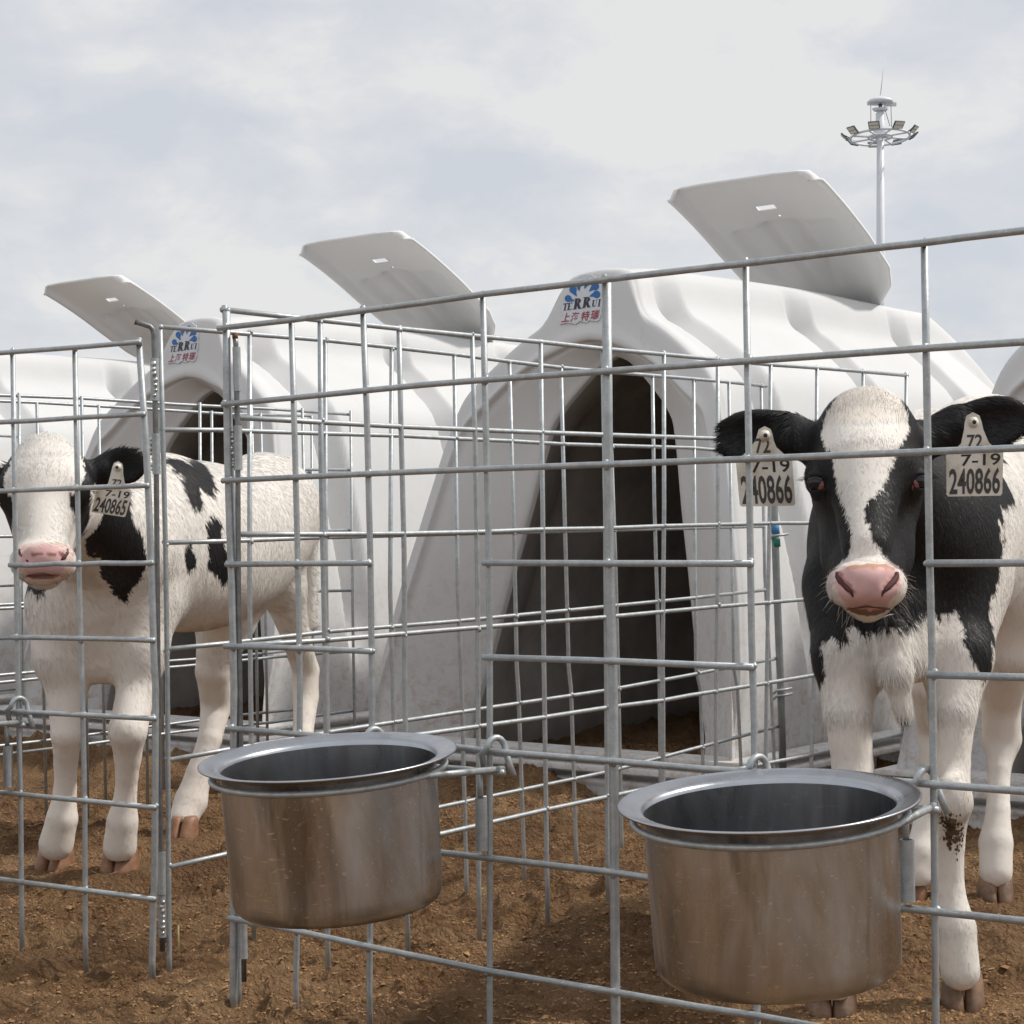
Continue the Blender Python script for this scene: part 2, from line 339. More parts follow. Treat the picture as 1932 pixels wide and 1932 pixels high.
NC = -camn(450, 1000)
pinA = P0+np.array([.012, -.006, 0])
sleeve(AP, P0+ES*.012, (446, 655), (448.5, 738), .0064, pinA, NC)
sleeve(AP, P0+ES*.012, (448.5, 803), (449.5, 887), .0068, pinA, NC, True, (-1.1, -.6))
sleeve(AP, P0+ES*.012, (458, 1735), (460, 1808), .0068, pinA, NC)
pin = MB().tube([on_plane(u, v, pinA, NC)-P0 for u, v in [(443.6, 636), (445, 650), (446, 700), (448.5, 850), (450, 1110), (454, 1400), (459, 1700), (460.5, 1852)]], .0042, 10)
po = pin.obj('locking_pin', DARKROD, None, label='straight steel pin with rusty tip in the sleeves of the near corner post', cat='locking pin'); po.location = P0
MB().tube([on_plane(u, v, pinA, NC)-P0 for u, v in [(443.2, 628.5), (443.7, 639)]], .0046, 10).obj('rusty_tip', RUST, po)
pinB = PB+np.array([-.012, -.01, 0]); NB = -camn(300, 1000)
sleeve(BP, PB, (291.5, 676), (292.5, 756), .0076, pinB, NB, True, (.9, -.7))
sleeve(BP, PB, (305.5, 1690), (306.5, 1768), .0066, pinB, NB, True, (.9, -.6))
sleeve(LP, PL, (294, 818), (295.5, 895), .0070, pinB, NB, True, (-1.2, -.4))
sleeve(LP, PL, (305, 1607), (305.5, 1688), .0068, pinB, NB, True, (-1.2, -.4))
pin = MB().tube([on_plane(u, v, pinB, NB)-PB for u, v in [(256.5, 607.5), (270, 611.5), (283, 616), (288.5, 622), (290.3, 632), (291.6, 674), (293, 790), (295, 900), (299, 1390), (304, 1605), (306.5, 1794)]], .0048, 10)
po = pin.obj('locking_pin', DARKROD, None, label='long steel pin with bent-over top between two panels, right of the white-faced calf', cat='locking pin'); po.location = PB
_q = [on_plane(u, v, pinB, NB)-PB for u, v in [(254.6, 606.9), (257, 607.7)]]
MB().tube(_q, .0051, 10).obj('rusty_tip', RUST, po)
# ------------------------------------------------------------------ bucket holders and buckets
ROTF = math.atan2(EF[1], EF[0])
TILT = math.radians(4.6)
def holder(fc, zc, org, rotz, label, hooks=(-.125, .107), off=-.21):
    h = empty('bucket_holder', org, rotz, label=label, cat='bucket holder', group='welded wire bucket holders on the front rails')
    dz = zc-org[2]; R_ = .158
    def tl(x, y, z): # tilt about local x through the ring centre
        c, s = math.cos(TILT), math.sin(TILT); return (x, off+y*c-z*s, dz+y*s+z*c)
    ringz = -.017
    MB().tube([tl(R_*math.cos(a), R_*math.sin(a), ringz) for a in np.linspace(0, 2*math.pi, 73)], .0044, 8, caps=False).obj('support_ring', GALV, h)
    zb = -.026
    for sx in (-1, 1):
        cx = sx*.128; C = np.array([cx, -.012-off]); L = np.hypot(*C); al = math.acos(R_/L); th = math.atan2(C[1], C[0])-sx*al
        t = (R_*math.cos(th), R_*math.sin(th)); e = tl(t[0], t[1], ringz)
        dx, dy = t[0]-C[0], t[1]-C[1]
        e2 = tl(t[0]+dx*.0, t[1]+dy*.0, ringz-.001)
        MB().tube([(cx-dx*.05, -.012-dy*.05, zb), (cx+dx*.5, -.012+dy*.5*1., (zb+e2[2])/2), e2], .0047, 9).obj('side_rod', GALV, h)
    MB().tube([(-.136, -.012, zb-.004), (.136, -.012, zb-.004)], .0046, 9).obj('cross_bar', GALV, h)
    for sx, hx in zip((-1, 1), hooks):
        pts = [(hx-.004, -.015, zb), (hx-.004, -.020, -.004)]
        for a in np.linspace(180, 10, 9): pts.append((hx+.004-.008*math.cos(math.radians(a))*0+.001*(180-a)/17, -.005+.0145*math.cos(math.radians(a)), .002+.0155*math.sin(math.radians(a))))
        pts += [(hx+.020, .008, -.012), (hx+.032, .006, -.036)]
        MB().tube(pts, .0046, 10).obj('hook', GALV, h)
        MB().tube([(hx-.014, -.013, zb-.006), (hx-.014, -.012, -.075)], .0042, 9).obj('drop_rod', GALV, h)
        s = MB().tube([(hx-.013, -.012, -.068), (hx-.013, -.012, -.142)], .0088, 16, caps=False).tube([(hx-.013, -.012, -.142), (hx-.013, -.012, -.068)], .0068, 16, caps=False)
        s.lathe([(.0068, 0), (.0088, 0)], (hx-.013, -.012, -.068), 16); s.lathe([(.0068, 0), (.0088, 0)], (hx-.013, -.012, -.142), 16)
        s.obj('drop_sleeve', GALV, h, autosmooth=40)
    return h
def bucket(org, rotz, zc, off, label):
    b = empty('bucket', org, rotz, label=label, cat='bucket', group='steel feed buckets hung on the front wire panel')
    c, s = math.cos(TILT), math.sin(TILT)
    ax = (0, -s, c); cen = (0, off, zc-org[2])
    wall = [(.1465, -.009), (.1463, -.02), (.1456, -.06), (.1444, -.12), (.1434, -.170), (.1426, -.184), (.1400, -.1925), (.135, -.1975), (.125, -.1995), (.06, -.2), (.0005, -.2)]
    t = .0016
    wall_in = [(.0005, -.2+t), (.125, -.1995+t), (.136-t, -.1960+2*t), (.1426-t, -.181), (.1452-t, -.06), (.1465-t, -.009)]
    MB().lathe(wall[::-1]+[(.1470, -.007)], cen, 96, ax).obj('wall', STEEL, b)
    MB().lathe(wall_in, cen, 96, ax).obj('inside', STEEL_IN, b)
    rim = [(.1450, -.012), (.1462, -.006), (.149, -.0028), (.156, -.0006), (.166, .0022), (.1722, .0040), (.1742, .0040), (.1752, .0026), (.1746, .0010), (.1725, .0006), (.164, -.0016), (.154, -.0046), (.1485, -.0085)]
    MB().lathe(rim, cen, 96, ax).obj('flared_rim', STEEL_RIM, b)
    return b
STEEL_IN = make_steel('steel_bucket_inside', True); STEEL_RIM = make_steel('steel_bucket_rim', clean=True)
for fc, off, zc, lab in [(.43, -.222, .418, 'left'), (1.09, -.172, .404, 'right')]:
    org = tuple(W(fc, 0, .414))
    holder(fc, zc, org, ROTF, {'left': 'wire holder carrying the left, smaller-looking steel bucket',
        'right': 'wire holder carrying the right, larger-looking steel bucket'}[lab], off=off)
    bucket(org, ROTF, zc, off, {'left': 'left, smaller-looking steel bucket, brown patina and scratches, nearer the white-faced calf',
        'right': 'larger-looking steel bucket on the right, below the calf with the white blaze'}[lab])
ql = on_plane(33, 1338, PL, NL)+EL*.107; rl = math.atan2(-EL[1], -EL[0])
org = (float(ql[0]), float(ql[1]), .418)
holder(0, .42, org, rl, 'wire bucket holder cut off by the left picture edge, only hook and corner showing')
bucket(org, rl, .42, -.21, 'steel bucket beyond the left picture edge, in the cut-off holder')
# ------------------------------------------------------------------ hutches
FC1, S0, LEAN, DREC = -1.02, 2.07, .235, .20
def hl(u, v, dy=0., lean=None):      # surveyed point on the leaning front of the middle hutch -> hutch-local x, z
    n = ES-(LEAN if lean is None else lean)*EZ; q = on_plane(u, v, W(FC1, S0+dy, 0), n); f, s, z = toFS(q); return f-FC1, z
def resample(P, n):
    P = np.array(P, float); d = np.r_[0, np.cumsum(np.linalg.norm(np.diff(P, axis=0), axis=1))]; t = np.linspace(0, d[-1], n)
    return np.c_[np.interp(t, d, P[:, 0]), np.interp(t, d, P[:, 1])]
def smooth(P, it=2):
    P = np.array(P, float)
    for _ in range(it):
        Q = P.copy(); Q[1:-1] = .25*P[:-2]+.5*P[1:-1]+.25*P[2:]; P = Q
    return P
out = [hl(*q) for q in [(1120,509),(1078,517),(1062,528),(1055,544),(1045,568),(1033,597),(1015,618),(996,630),(954,666),(927,692),(889,728),(872,751),(862,774),(832,855),(787,999),(754,1103),(716,1250),(700,1400)]]
xt = out[0][0]
HALF = [(0., out[0][1]+.004), (.05, out[0][1]+.002)]+[(abs(x)-xt*0, z) for x, z in out[1:]]
xb = HALF[-1][0]+.02; HALF += [(xb+.012, .0), (xb+.012, -.04)]
HALF = [(x, z) for x, z in HALF]
arch = [hl(*q) for q in [(1101,643),(1060,652),(1010,685),(960,724),(920,765),(879,803),(850,875),(797,1044),(760,1160)]]
ARCH = [(0., arch[0][1])]+[(abs(x), z) for x, z in arch[1:]]; ARCH[1] = (.06, arch[0][1]-.008)
ARCH += [(ARCH[-1][0]+.05, .25), (ARCH[-1][0]+.075, .05)]
opn = [hl(u, v, .27, .08) for u, v in [(1160,684),(1135,692),(1066,770),(1040,810),(1028,870),(1000,980),(972,1060),(930,1220),(896,1360),(897,1407)]]
OPEN = [(0., 1.215), (.05, 1.195), (.11, 1.14), (.172, 1.078), (.215, 1.02), (.235, .94), (.27, .77), (.315, .58), (.365, .35), (.418, .14), (.422, .075)]
NS = 70; NBT = 20
def loop(half, n=NS, nb=NBT):
    h = smooth(resample(half, n), 1); L = np.c_[-h[::-1, 0], h[::-1, 1]]; R = h[1:]
    a = R[-1]; b = L[0]; bot = [a+(b-a)*i/nb for i in range(1, nb)]
    return np.r_[L, R, bot]
OUT, ARC, OPN = loop(HALF), loop(ARCH), loop(OPEN)
OPN[:, 0] += .045-.090*(1-OPN[:, 1]/1.2)
print('half', [(round(x,2), round(z,2)) for x, z in HALF][::3], 'open', [(round(x,2), round(z,2)) for x, z in OPEN])
def smst(a, b, x): t = np.clip((x-a)/(b-a), 0, 1); return t*t*(3-2*t)
ZR0 = OUT[:, 1].max()
FADE = np.maximum(OUT[:, 1], 0)*LEAN
def body_ring(t, inset=0., plain=False):
    """t 0..1 runs from the leaning front to the straight back; returns x, y, z of one ring"""
    yb = t*2.86; yy = yb+.07*(1-t)+FADE*(1-smst(0, .8, t))
    P = OUT; x, z = P[:, 0], P[:, 1]
    zt = ZR0+.030*smst(.3, .6, yy)-.016*smst(.9, 2.1, yy)
    rear = np.clip((yy-2.08)/.70, 0, 1.2); zt = zt-.275*rear**1.1-.25*np.clip((yy-2.72)/.2, 0, 1)**2
    zz = np.where(z > 0, z*(zt/ZR0), z)
    cap = smst(.5, 1.4, yy); ax = np.abs(x); sg = np.sign(x)
    nx = x+sg*.07*cap*smst(ZR0-.36, ZR0-.06, z)*smst(0, .1, ax)
    if not plain:
        g = 0.
        for y0 in (.50, 1.15, 1.80): g = g+smst(y0-.075, y0-.02, yy)*(1-np.clip((yy-y0+.005)/.075, 0, 1))
        m = smst(.22, .45, z)*smst(.11, .19, ax); side = smst(ZR0-.08, ZR0-.24, z)
        nx = nx-sg*g*.098*m*(.62+.38*side); zz = zz-g*.070*m*(1-.9*side)*smst(.7, 1.0, z)
    nx = nx-sg*inset*smst(0, .08, ax); zz = zz-inset*smst(1.0, 1.4, z)
    nx = nx*(1-.14*smst(2.3, 2.86, yy))
    return nx, yy, zz
def hutch_mesh(parent):
    nl = len(OUT); V = []; y3 = lambda z, d: LEAN*z+d
    lerp = lambda A, B, t: A*(1-t)+B*t
    def ring(P, d): V.extend([(x, y3(max(z, 0), d), z) for x, z in P])
    yO = .27+.08*OPN[:, 1]; yA = LEAN*np.maximum(ARC[:, 1], 0)
    def fun(t, d=0.): P = lerp(OPN, ARC, t); V.extend(zip(P[:, 0], yO*(1-t)+yA*t+d, P[:, 1]))
    fun(0, .022); fun(0, .005); fun(.012, -.001)
    for t in (.1, .25, .4, .55, .7, .82, .9): fun(t, .004)
    fun(.95, .010); fun(.985, .008); ring(ARC, -.003); ring(lerp(ARC, OUT, .04), -.010)
    ring(lerp(ARC, OUT, .12), -.010); ring(lerp(ARC, OUT, .20), -.003); ring(lerp(ARC, OUT, .28), 0.); ring(lerp(ARC, OUT, .5), 0.); ring(lerp(ARC, OUT, .75), .0); ring(lerp(ARC, OUT, .9), .003)
    def scaled(k):
        Q = OUT.copy(); Q[:, 0] -= np.sign(Q[:, 0])*k*smst(0, .05, np.abs(Q[:, 0])); Q[:, 1] -= k*smst(1.25, 1.43, Q[:, 1]); return Q
    ring(scaled(.009), .007); ring(scaled(.003), .014); ring(OUT, .026); ring(scaled(.002), .045); ring(scaled(.010), .060)
    for t in np.r_[np.linspace(.006, .78, 230), np.linspace(.79, 1., 26)]:
        V.extend(zip(*body_ring(t, .012)))
    k = len(V)//nl
    Fc = [(i*nl+j, i*nl+(j+1) % nl, (i+1)*nl+(j+1) % nl, (i+1)*nl+j) for i in range(k-1) for j in range(nl)]
    Fc += [tuple((k-1)*nl+j for j in range(nl))]
    o = mesh_obj('shell', V, [f[::-1] for f in Fc], POLY, parent); return o
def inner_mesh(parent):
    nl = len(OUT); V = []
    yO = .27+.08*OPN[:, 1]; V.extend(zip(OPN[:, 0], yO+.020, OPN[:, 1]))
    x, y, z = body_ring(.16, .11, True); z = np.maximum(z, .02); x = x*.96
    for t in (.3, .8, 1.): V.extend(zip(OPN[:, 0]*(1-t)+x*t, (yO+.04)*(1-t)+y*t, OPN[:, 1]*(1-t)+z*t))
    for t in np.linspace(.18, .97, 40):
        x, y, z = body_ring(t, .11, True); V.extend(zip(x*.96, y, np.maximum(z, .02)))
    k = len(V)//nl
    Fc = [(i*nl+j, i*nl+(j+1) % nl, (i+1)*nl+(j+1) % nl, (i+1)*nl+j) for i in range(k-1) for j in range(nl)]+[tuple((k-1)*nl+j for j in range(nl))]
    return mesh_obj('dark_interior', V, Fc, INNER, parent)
def skirt_mesh(parent):
    mb = MB(); xb = HALF[-1][0]
    path = [(-xb*.88, 2.88), (-xb-.0, 2.2), (-xb, .9), (-xb, .02), (xb, .02), (xb, .9), (xb, 2.2), (xb*.88, 2.88)]
    for lvl, (o1, z0, z1) in enumerate([(.040, .072, .088), (.030, .108, .120)]):
        V = []; 
        for i, (x, y) in enumerate(path):
            sx = -1 if i < 4 else 1; fy = -o1 if i in (3, 4) else 0
            V += [(x+sx*o1, y+fy, z0), (x+sx*o1, y+fy, z1-.006), (x+sx*(o1-.006), y+fy*(.9), z1), (x-sx*.02, y+(.05 if i in (3, 4) else 0), z1+.004)]
        Fc = [(i*4+j, (i+1)*4+j, (i+1)*4+j+1, i*4+j+1) for i in range(len(path)-1) for j in range(3)]
        mb.add(V, Fc)
    return mb.obj('base_flange', POLY, parent, autosmooth=50)
HINGE = (0, 1.86, 1.445)
def lid_mesh(parent):
    th = math.radians(29.2); L = .905; nu, nv = 61, 45
    hw = lambda l: float(np.interp(l, [0, .06, .14, .22, .32, .5, .93], [.105, .12, .175, .24, .280, .290, .290]))
    V = []; idx = {}
    rows = sorted(set(list(np.round(np.linspace(0, L, nu), 4))+[.645, .677, .598, .612])); cols = sorted(set(list(np.round(np.linspace(-1, 1, nv), 4))+[-.125, .125, .06, .1]))
    for i, l in enumerate(rows):
        for j, c in enumerate(cols):
            w = hw(l); x = c*w
            if l > L-.045:
                t = (l-(L-.045))/.045; w2 = w-.030*(1-math.sqrt(max(0, 1-t*t))); x = c*w2
            ax_ = abs(c)
            h = -.034*smst(.84, .98, ax_)*(1 if l > .1 else l/.1)-.012*max(0, ax_-.5)-.02*smst(L-.05, L, l)            # edges turn up
            for k, cx in enumerate((-.42, .0, .42)):
                wl = .085 if k == 1 else .095; l0, l1 = (.16, .56) if k == 1 else (.20, .53)
                h += .036*smst(l0-.04, l0+.08, l)*(1-smst(l1-.02, l1+.03, l))*(1-smst(wl*.42, wl, abs(c-cx)*.268))
            h -= .30*max(0, l-.50)**2                                              # nose panel bends down
            h += .03*max(0, 1-l/.25)**2
            y = -math.cos(th)*l-math.sin(th)*h; z = math.sin(th)*l+math.cos(th)*h
            V.append((x, HINGE[1]+y, HINGE[2]+z))
    nc = len(cols); Fc = []
    for i in range(len(rows)-1):
        for j in range(nc-1):
            lm = (rows[i]+rows[i+1])/2; cm = (cols[j]+cols[j+1])/2
            if .645 < lm < .677 and abs(cm) < .125: continue
            if .598 < lm < .612 and .06 < cm < .1: continue
            Fc.append((i*nc+j, (i+1)*nc+j, (i+1)*nc+j+1, i*nc+j+1))
    o = mesh_obj('vent_lid', V, Fc, LIDMAT, parent)
    md = o.modifiers.new('thick', 'SOLIDIFY'); md.thickness = .009; md.offset = 0
    for sx in (-1, 1): 
        mb = MB(); mb.box((sx*.085, HINGE[1]+.02, HINGE[2]-.01), .035, .10, .085); mb.box((sx*.085, HINGE[1]-.03, HINGE[2]+.02), .03, .07, .04); hb = mb.obj('hinge_block', POLY, o, smooth=False); bv = hb.modifiers.new('b', 'BEVEL'); bv.width = .01; bv.segments = 2
    MB().tube([(-.15, HINGE[1]+.03, HINGE[2]), (.15, HINGE[1]+.03, HINGE[2])], .004, 8).tube([(.14, HINGE[1]+.03, HINGE[2]-.006), (.14, HINGE[1]+.03, HINGE[2]+.010)], .008, 8).obj('hinge_bolt', DARKROD, o)
    return o
# badge on the front
def flatmat(name, col, rough=.4):
    m, nt, b = newmat(name); c = ramp(nt, noise(nt, 40), [(.3, tuple(x*.92 for x in col)), (.7, col)]); nt.links.new(c, b.inputs['Base Color']); b.inputs['Roughness'].default_value = rough; return m
BWHITE, BBLUE, BINK, BRED = flatmat('badge_white', (.66, .69, .74)), flatmat('badge_blue', (.012, .13, .40)), flatmat('badge_ink', (.022, .022, .035)), flatmat('badge_red', (.36, .03, .045))
def text_geo(body, size=1., offset=0., res=3, spacing=1.):
    cu = bpy.data.curves.new('t', 'FONT'); cu.body = body; cu.size = size; cu.offset = offset; cu.resolution_u = res; cu.space_character = spacing; cu.fill_mode = 'FRONT'
    o = bpy.data.objects.new('t', cu); COL.objects.link(o); bpy.context.view_layer.update()
    me = o.to_mesh(); V = [tuple(v.co) for v in me.vertices]; Fc = [tuple(p.vertices) for p in me.polygons]; o.to_mesh_clear()
    bpy.data.objects.remove(o); bpy.data.curves.remove(cu); return np.array(V) if V else np.zeros((0, 3)), Fc
def bpx(x, y):   # badge artwork coordinates -> hutch-local metres on the leaning front
    u, v = 1015+x*.09058, 490+y*.09058; a, z = hl(u, v); return a, z
_o, _x, _y = np.array(bpx(950, 900)), np.array(bpx(1050, 900)), np.array(bpx(950, 1000))
def bmap(x, y, lift):
    q = _o+(_x-_o)*(x-950)/100+(_y-_o)*(y-900)/100; return (q[0], LEAN*q[1]-lift, q[1])
def poly_fill(P): 
    t = tessellate_polygon([[Vector((a, b, 0)) for a, b in P]]); return [tuple(i) for i in t]
def badge(parent):
    out_ = [(465,1350),(470,1260),(560,1200),(520,1090),(515,1000),(530,905),(600,880),(585,800),(670,700),(665,600),(700,470),(800,400),(900,330),(1010,310),(1130,320),(1260,390),(1330,500),(1345,620),(1340,800),(1362,830),(1350,980),(1330,1030),(1335,1130),(1290,1250),(1240,1285),(1080,1262),(1040,1310),(960,1300),(890,1278),(800,1345),(720,1325),(600,1320)]
    n = len(out_); V = [bmap(x, y, .0050) for x, y in out_]+[bmap(x, y, .0005) for x, y in out_]
    root = mesh_obj('badge', V, poly_fill(out_)+[(i, (i+1) % n, n+(i+1) % n, n+i) for i in range(n)], BWHITE, parent, smooth=False)
    mb = MB()
    for (cx, cy), r in zip([(650,810),(755,625),(875,500),(1060,465),(1215,560),(1245,725)], [72, 78, 76, 76, 80, 78]):
        d = np.array([950-cx, 870-cy]); d = d/np.linalg.norm(d); p = np.array([-d[1], d[0]]); P = []
        for a in np.linspace(50, 310, 16):
            a = math.radians(a); P.append(np.array([cx, cy])+r*(d*math.cos(a)+p*math.sin(a)))
        P.append(np.array([cx, cy])+d*r*1.0-p*r*.25); P.append(np.array([cx, cy])+d*r*2.1+p*r*.35); P.append(np.array([cx, cy])+d*r*.9+p*r*.75)
        mb.add([bmap(x, y, .0062) for x, y in P], poly_fill(P))
    mb.obj('blue_petals', BBLUE, root, smooth=False)
    mb = MB(); sl = .16   # serif capitals drawn as strokes
    def stroke(P): mb.add([bmap(x, y, .0066) for x, y in P], poly_fill(P))
    def glyph(ch, x0, yb, w, h, t):
        yb0 = yb; f = lambda a, b: (x0+a*w+b*h*sl, yb0-b*h-(a*w)*.115)
        q = lambda a0, b0, a1, b1: stroke([f(a0, b0), f(a1, b0), f(a1, b1), f(a0, b1)])
        s = t/w; e = .055
        if ch == 'T': q(.5-s/2, 0, .5+s/2, 1); q(.05, 1-e*1.6, .95, 1); q(.25, 0, .75, e); q(.05, .8, .12, 1); q(.88, .8, .95, 1)
        if ch == 'E': q(.15, 0, .15+s, 1); q(.0, 0, .9, e*1.4); q(0, 1-e*1.4, .9, 1); q(.15, .48, .65, .55); q(.83, 0, .9, .25); q(.83, .78, .9, 1)
        if ch == 'I': q(.5-s/2, 0, .5+s/2, 1); q(.1, 0, .9, e); q(.1, 1-e, .9, 1)
        if ch == 'U':
            q(.12, .28, .12+s, 1); q(0, 1-e, .5, 1); q(.78, .25, .84, 1); q(.62, 1-e, 1, 1)
            for i in range(8):
                a0, a1 = math.pi*(1+i/8), math.pi*(1+(i+1)/8)
                g = lambda a, k: f(.48+(.36-k*s*(1 if a < 4.7 else .35))*math.cos(a), .28+(.28-k*.1)*math.sin(a)); stroke([g(a0, 0), g(a1, 0), g(a1, 1), g(a0, 1)])
        if ch == 'R':
            q(.14, 0, .14+s, 1); q(0, 0, .42, e); q(0, 1-e, .3, 1)
            for i in range(10):
                a0, a1 = math.pi*(.5-i/10), math.pi*(.5-(i+1)/10)
                g = lambda a, k: f(.42+(.40-k*s)*math.cos(a), .74+(.26-k*.06)*math.sin(a)); stroke([g(a0, 0), g(a1, 0), g(a1, 1), g(a0, 1)])
            q(.14, .94, .44, 1); q(.14, .48, .44, .54); stroke([f(.36, .5), f(.36+s, .52), f(.96, .0), f(.96-s*1.05, .0)]); q(.66, 0, 1.04, e)
    for ch, x0, yb, w, h, t in [('T', 525, 1068, 105, 150, 26), ('E', 625, 1055, 105, 150, 26), ('R', 745, 1040, 180, 225, 52), ('R', 935, 1012, 180, 225, 52), ('U', 1135, 990, 110, 145, 26), ('I', 1250, 978, 80, 148, 28)]: glyph(ch, x0, yb, w, h, t)
    mb.obj('dark_lettering', BINK, root, smooth=False)
    mb = MB()
    for i, ch in enumerate('上海特瑞'):
        V, Fc = text_geo(ch, 1., .012)
        if len(V) == 0: continue
        x0, yb = [(500, 1300), (690, 1285), (905, 1265), (1105, 1235)][i]
        w = 190
        V2 = [bmap(x0+a*w*.93+b*w*.25, yb-b*w*1.12-(a*w)*.13, .0066) for a, b, _ in V]; mb.add(V2, Fc)
    mb.obj('red_lettering', BRED, root, smooth=False)
    return root
hut = empty('calf_hutch', tuple(W(FC1, S0, 0)), ROTF, label='white plastic calf hutch in the middle, with the largest dark doorway and badge', cat='calf hutch', group='ribbed white calf hutches in a row')
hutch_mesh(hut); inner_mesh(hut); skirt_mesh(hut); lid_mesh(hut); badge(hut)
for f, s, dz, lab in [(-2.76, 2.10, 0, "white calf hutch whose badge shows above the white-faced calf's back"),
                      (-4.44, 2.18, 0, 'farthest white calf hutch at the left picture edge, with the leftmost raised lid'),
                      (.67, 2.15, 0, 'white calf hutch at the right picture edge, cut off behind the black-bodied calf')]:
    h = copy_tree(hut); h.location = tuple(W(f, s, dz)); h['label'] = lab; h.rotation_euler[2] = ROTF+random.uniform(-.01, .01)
# post tied to the middle hutch
tp = empty('hutch_post', tuple(on_ground(1478, 1528)), label='grey upright pipe with blue and green tape beside the middle hutch', cat='post')
_c = on_ground(1478, 1528)
MB().tube([at(u, v, _c[1]+.0)-_c for u, v in [(1457, 800), (1462, 1000), (1466, 1120), (1473, 1300), (1478, 1490)]], .0095, 12).obj('pipe', simple('dull_zinc_pipe', (.30, .32, .32), .5, .6, .15, 40), tp)
for (a, b), col in [(((1461.5, 990), (1463.5, 1008)), (.05, .20, .42)), (((1463.5, 1015), (1465, 1032)), (.02, .22, .17))]:
    MB().tube([at(*a, _c[1])-_c, at(*b, _c[1])-_c], .0108, 12).obj('tape', flatmat('tape', col, .6), tp)
for vv, uu in ((1011, 1464), (1302, 1471), (1312, 1472)):
    q = at(uu, vv, _c[1])-_c; MB().tube([q+np.array([-.02, .0, -.012]), q+np.array([-.01, -.016, 0]), q+np.array([.012, -.014, .002]), q+np.array([.03, 0, .004])], .0035, 8).obj('clamp', GALV, tp)
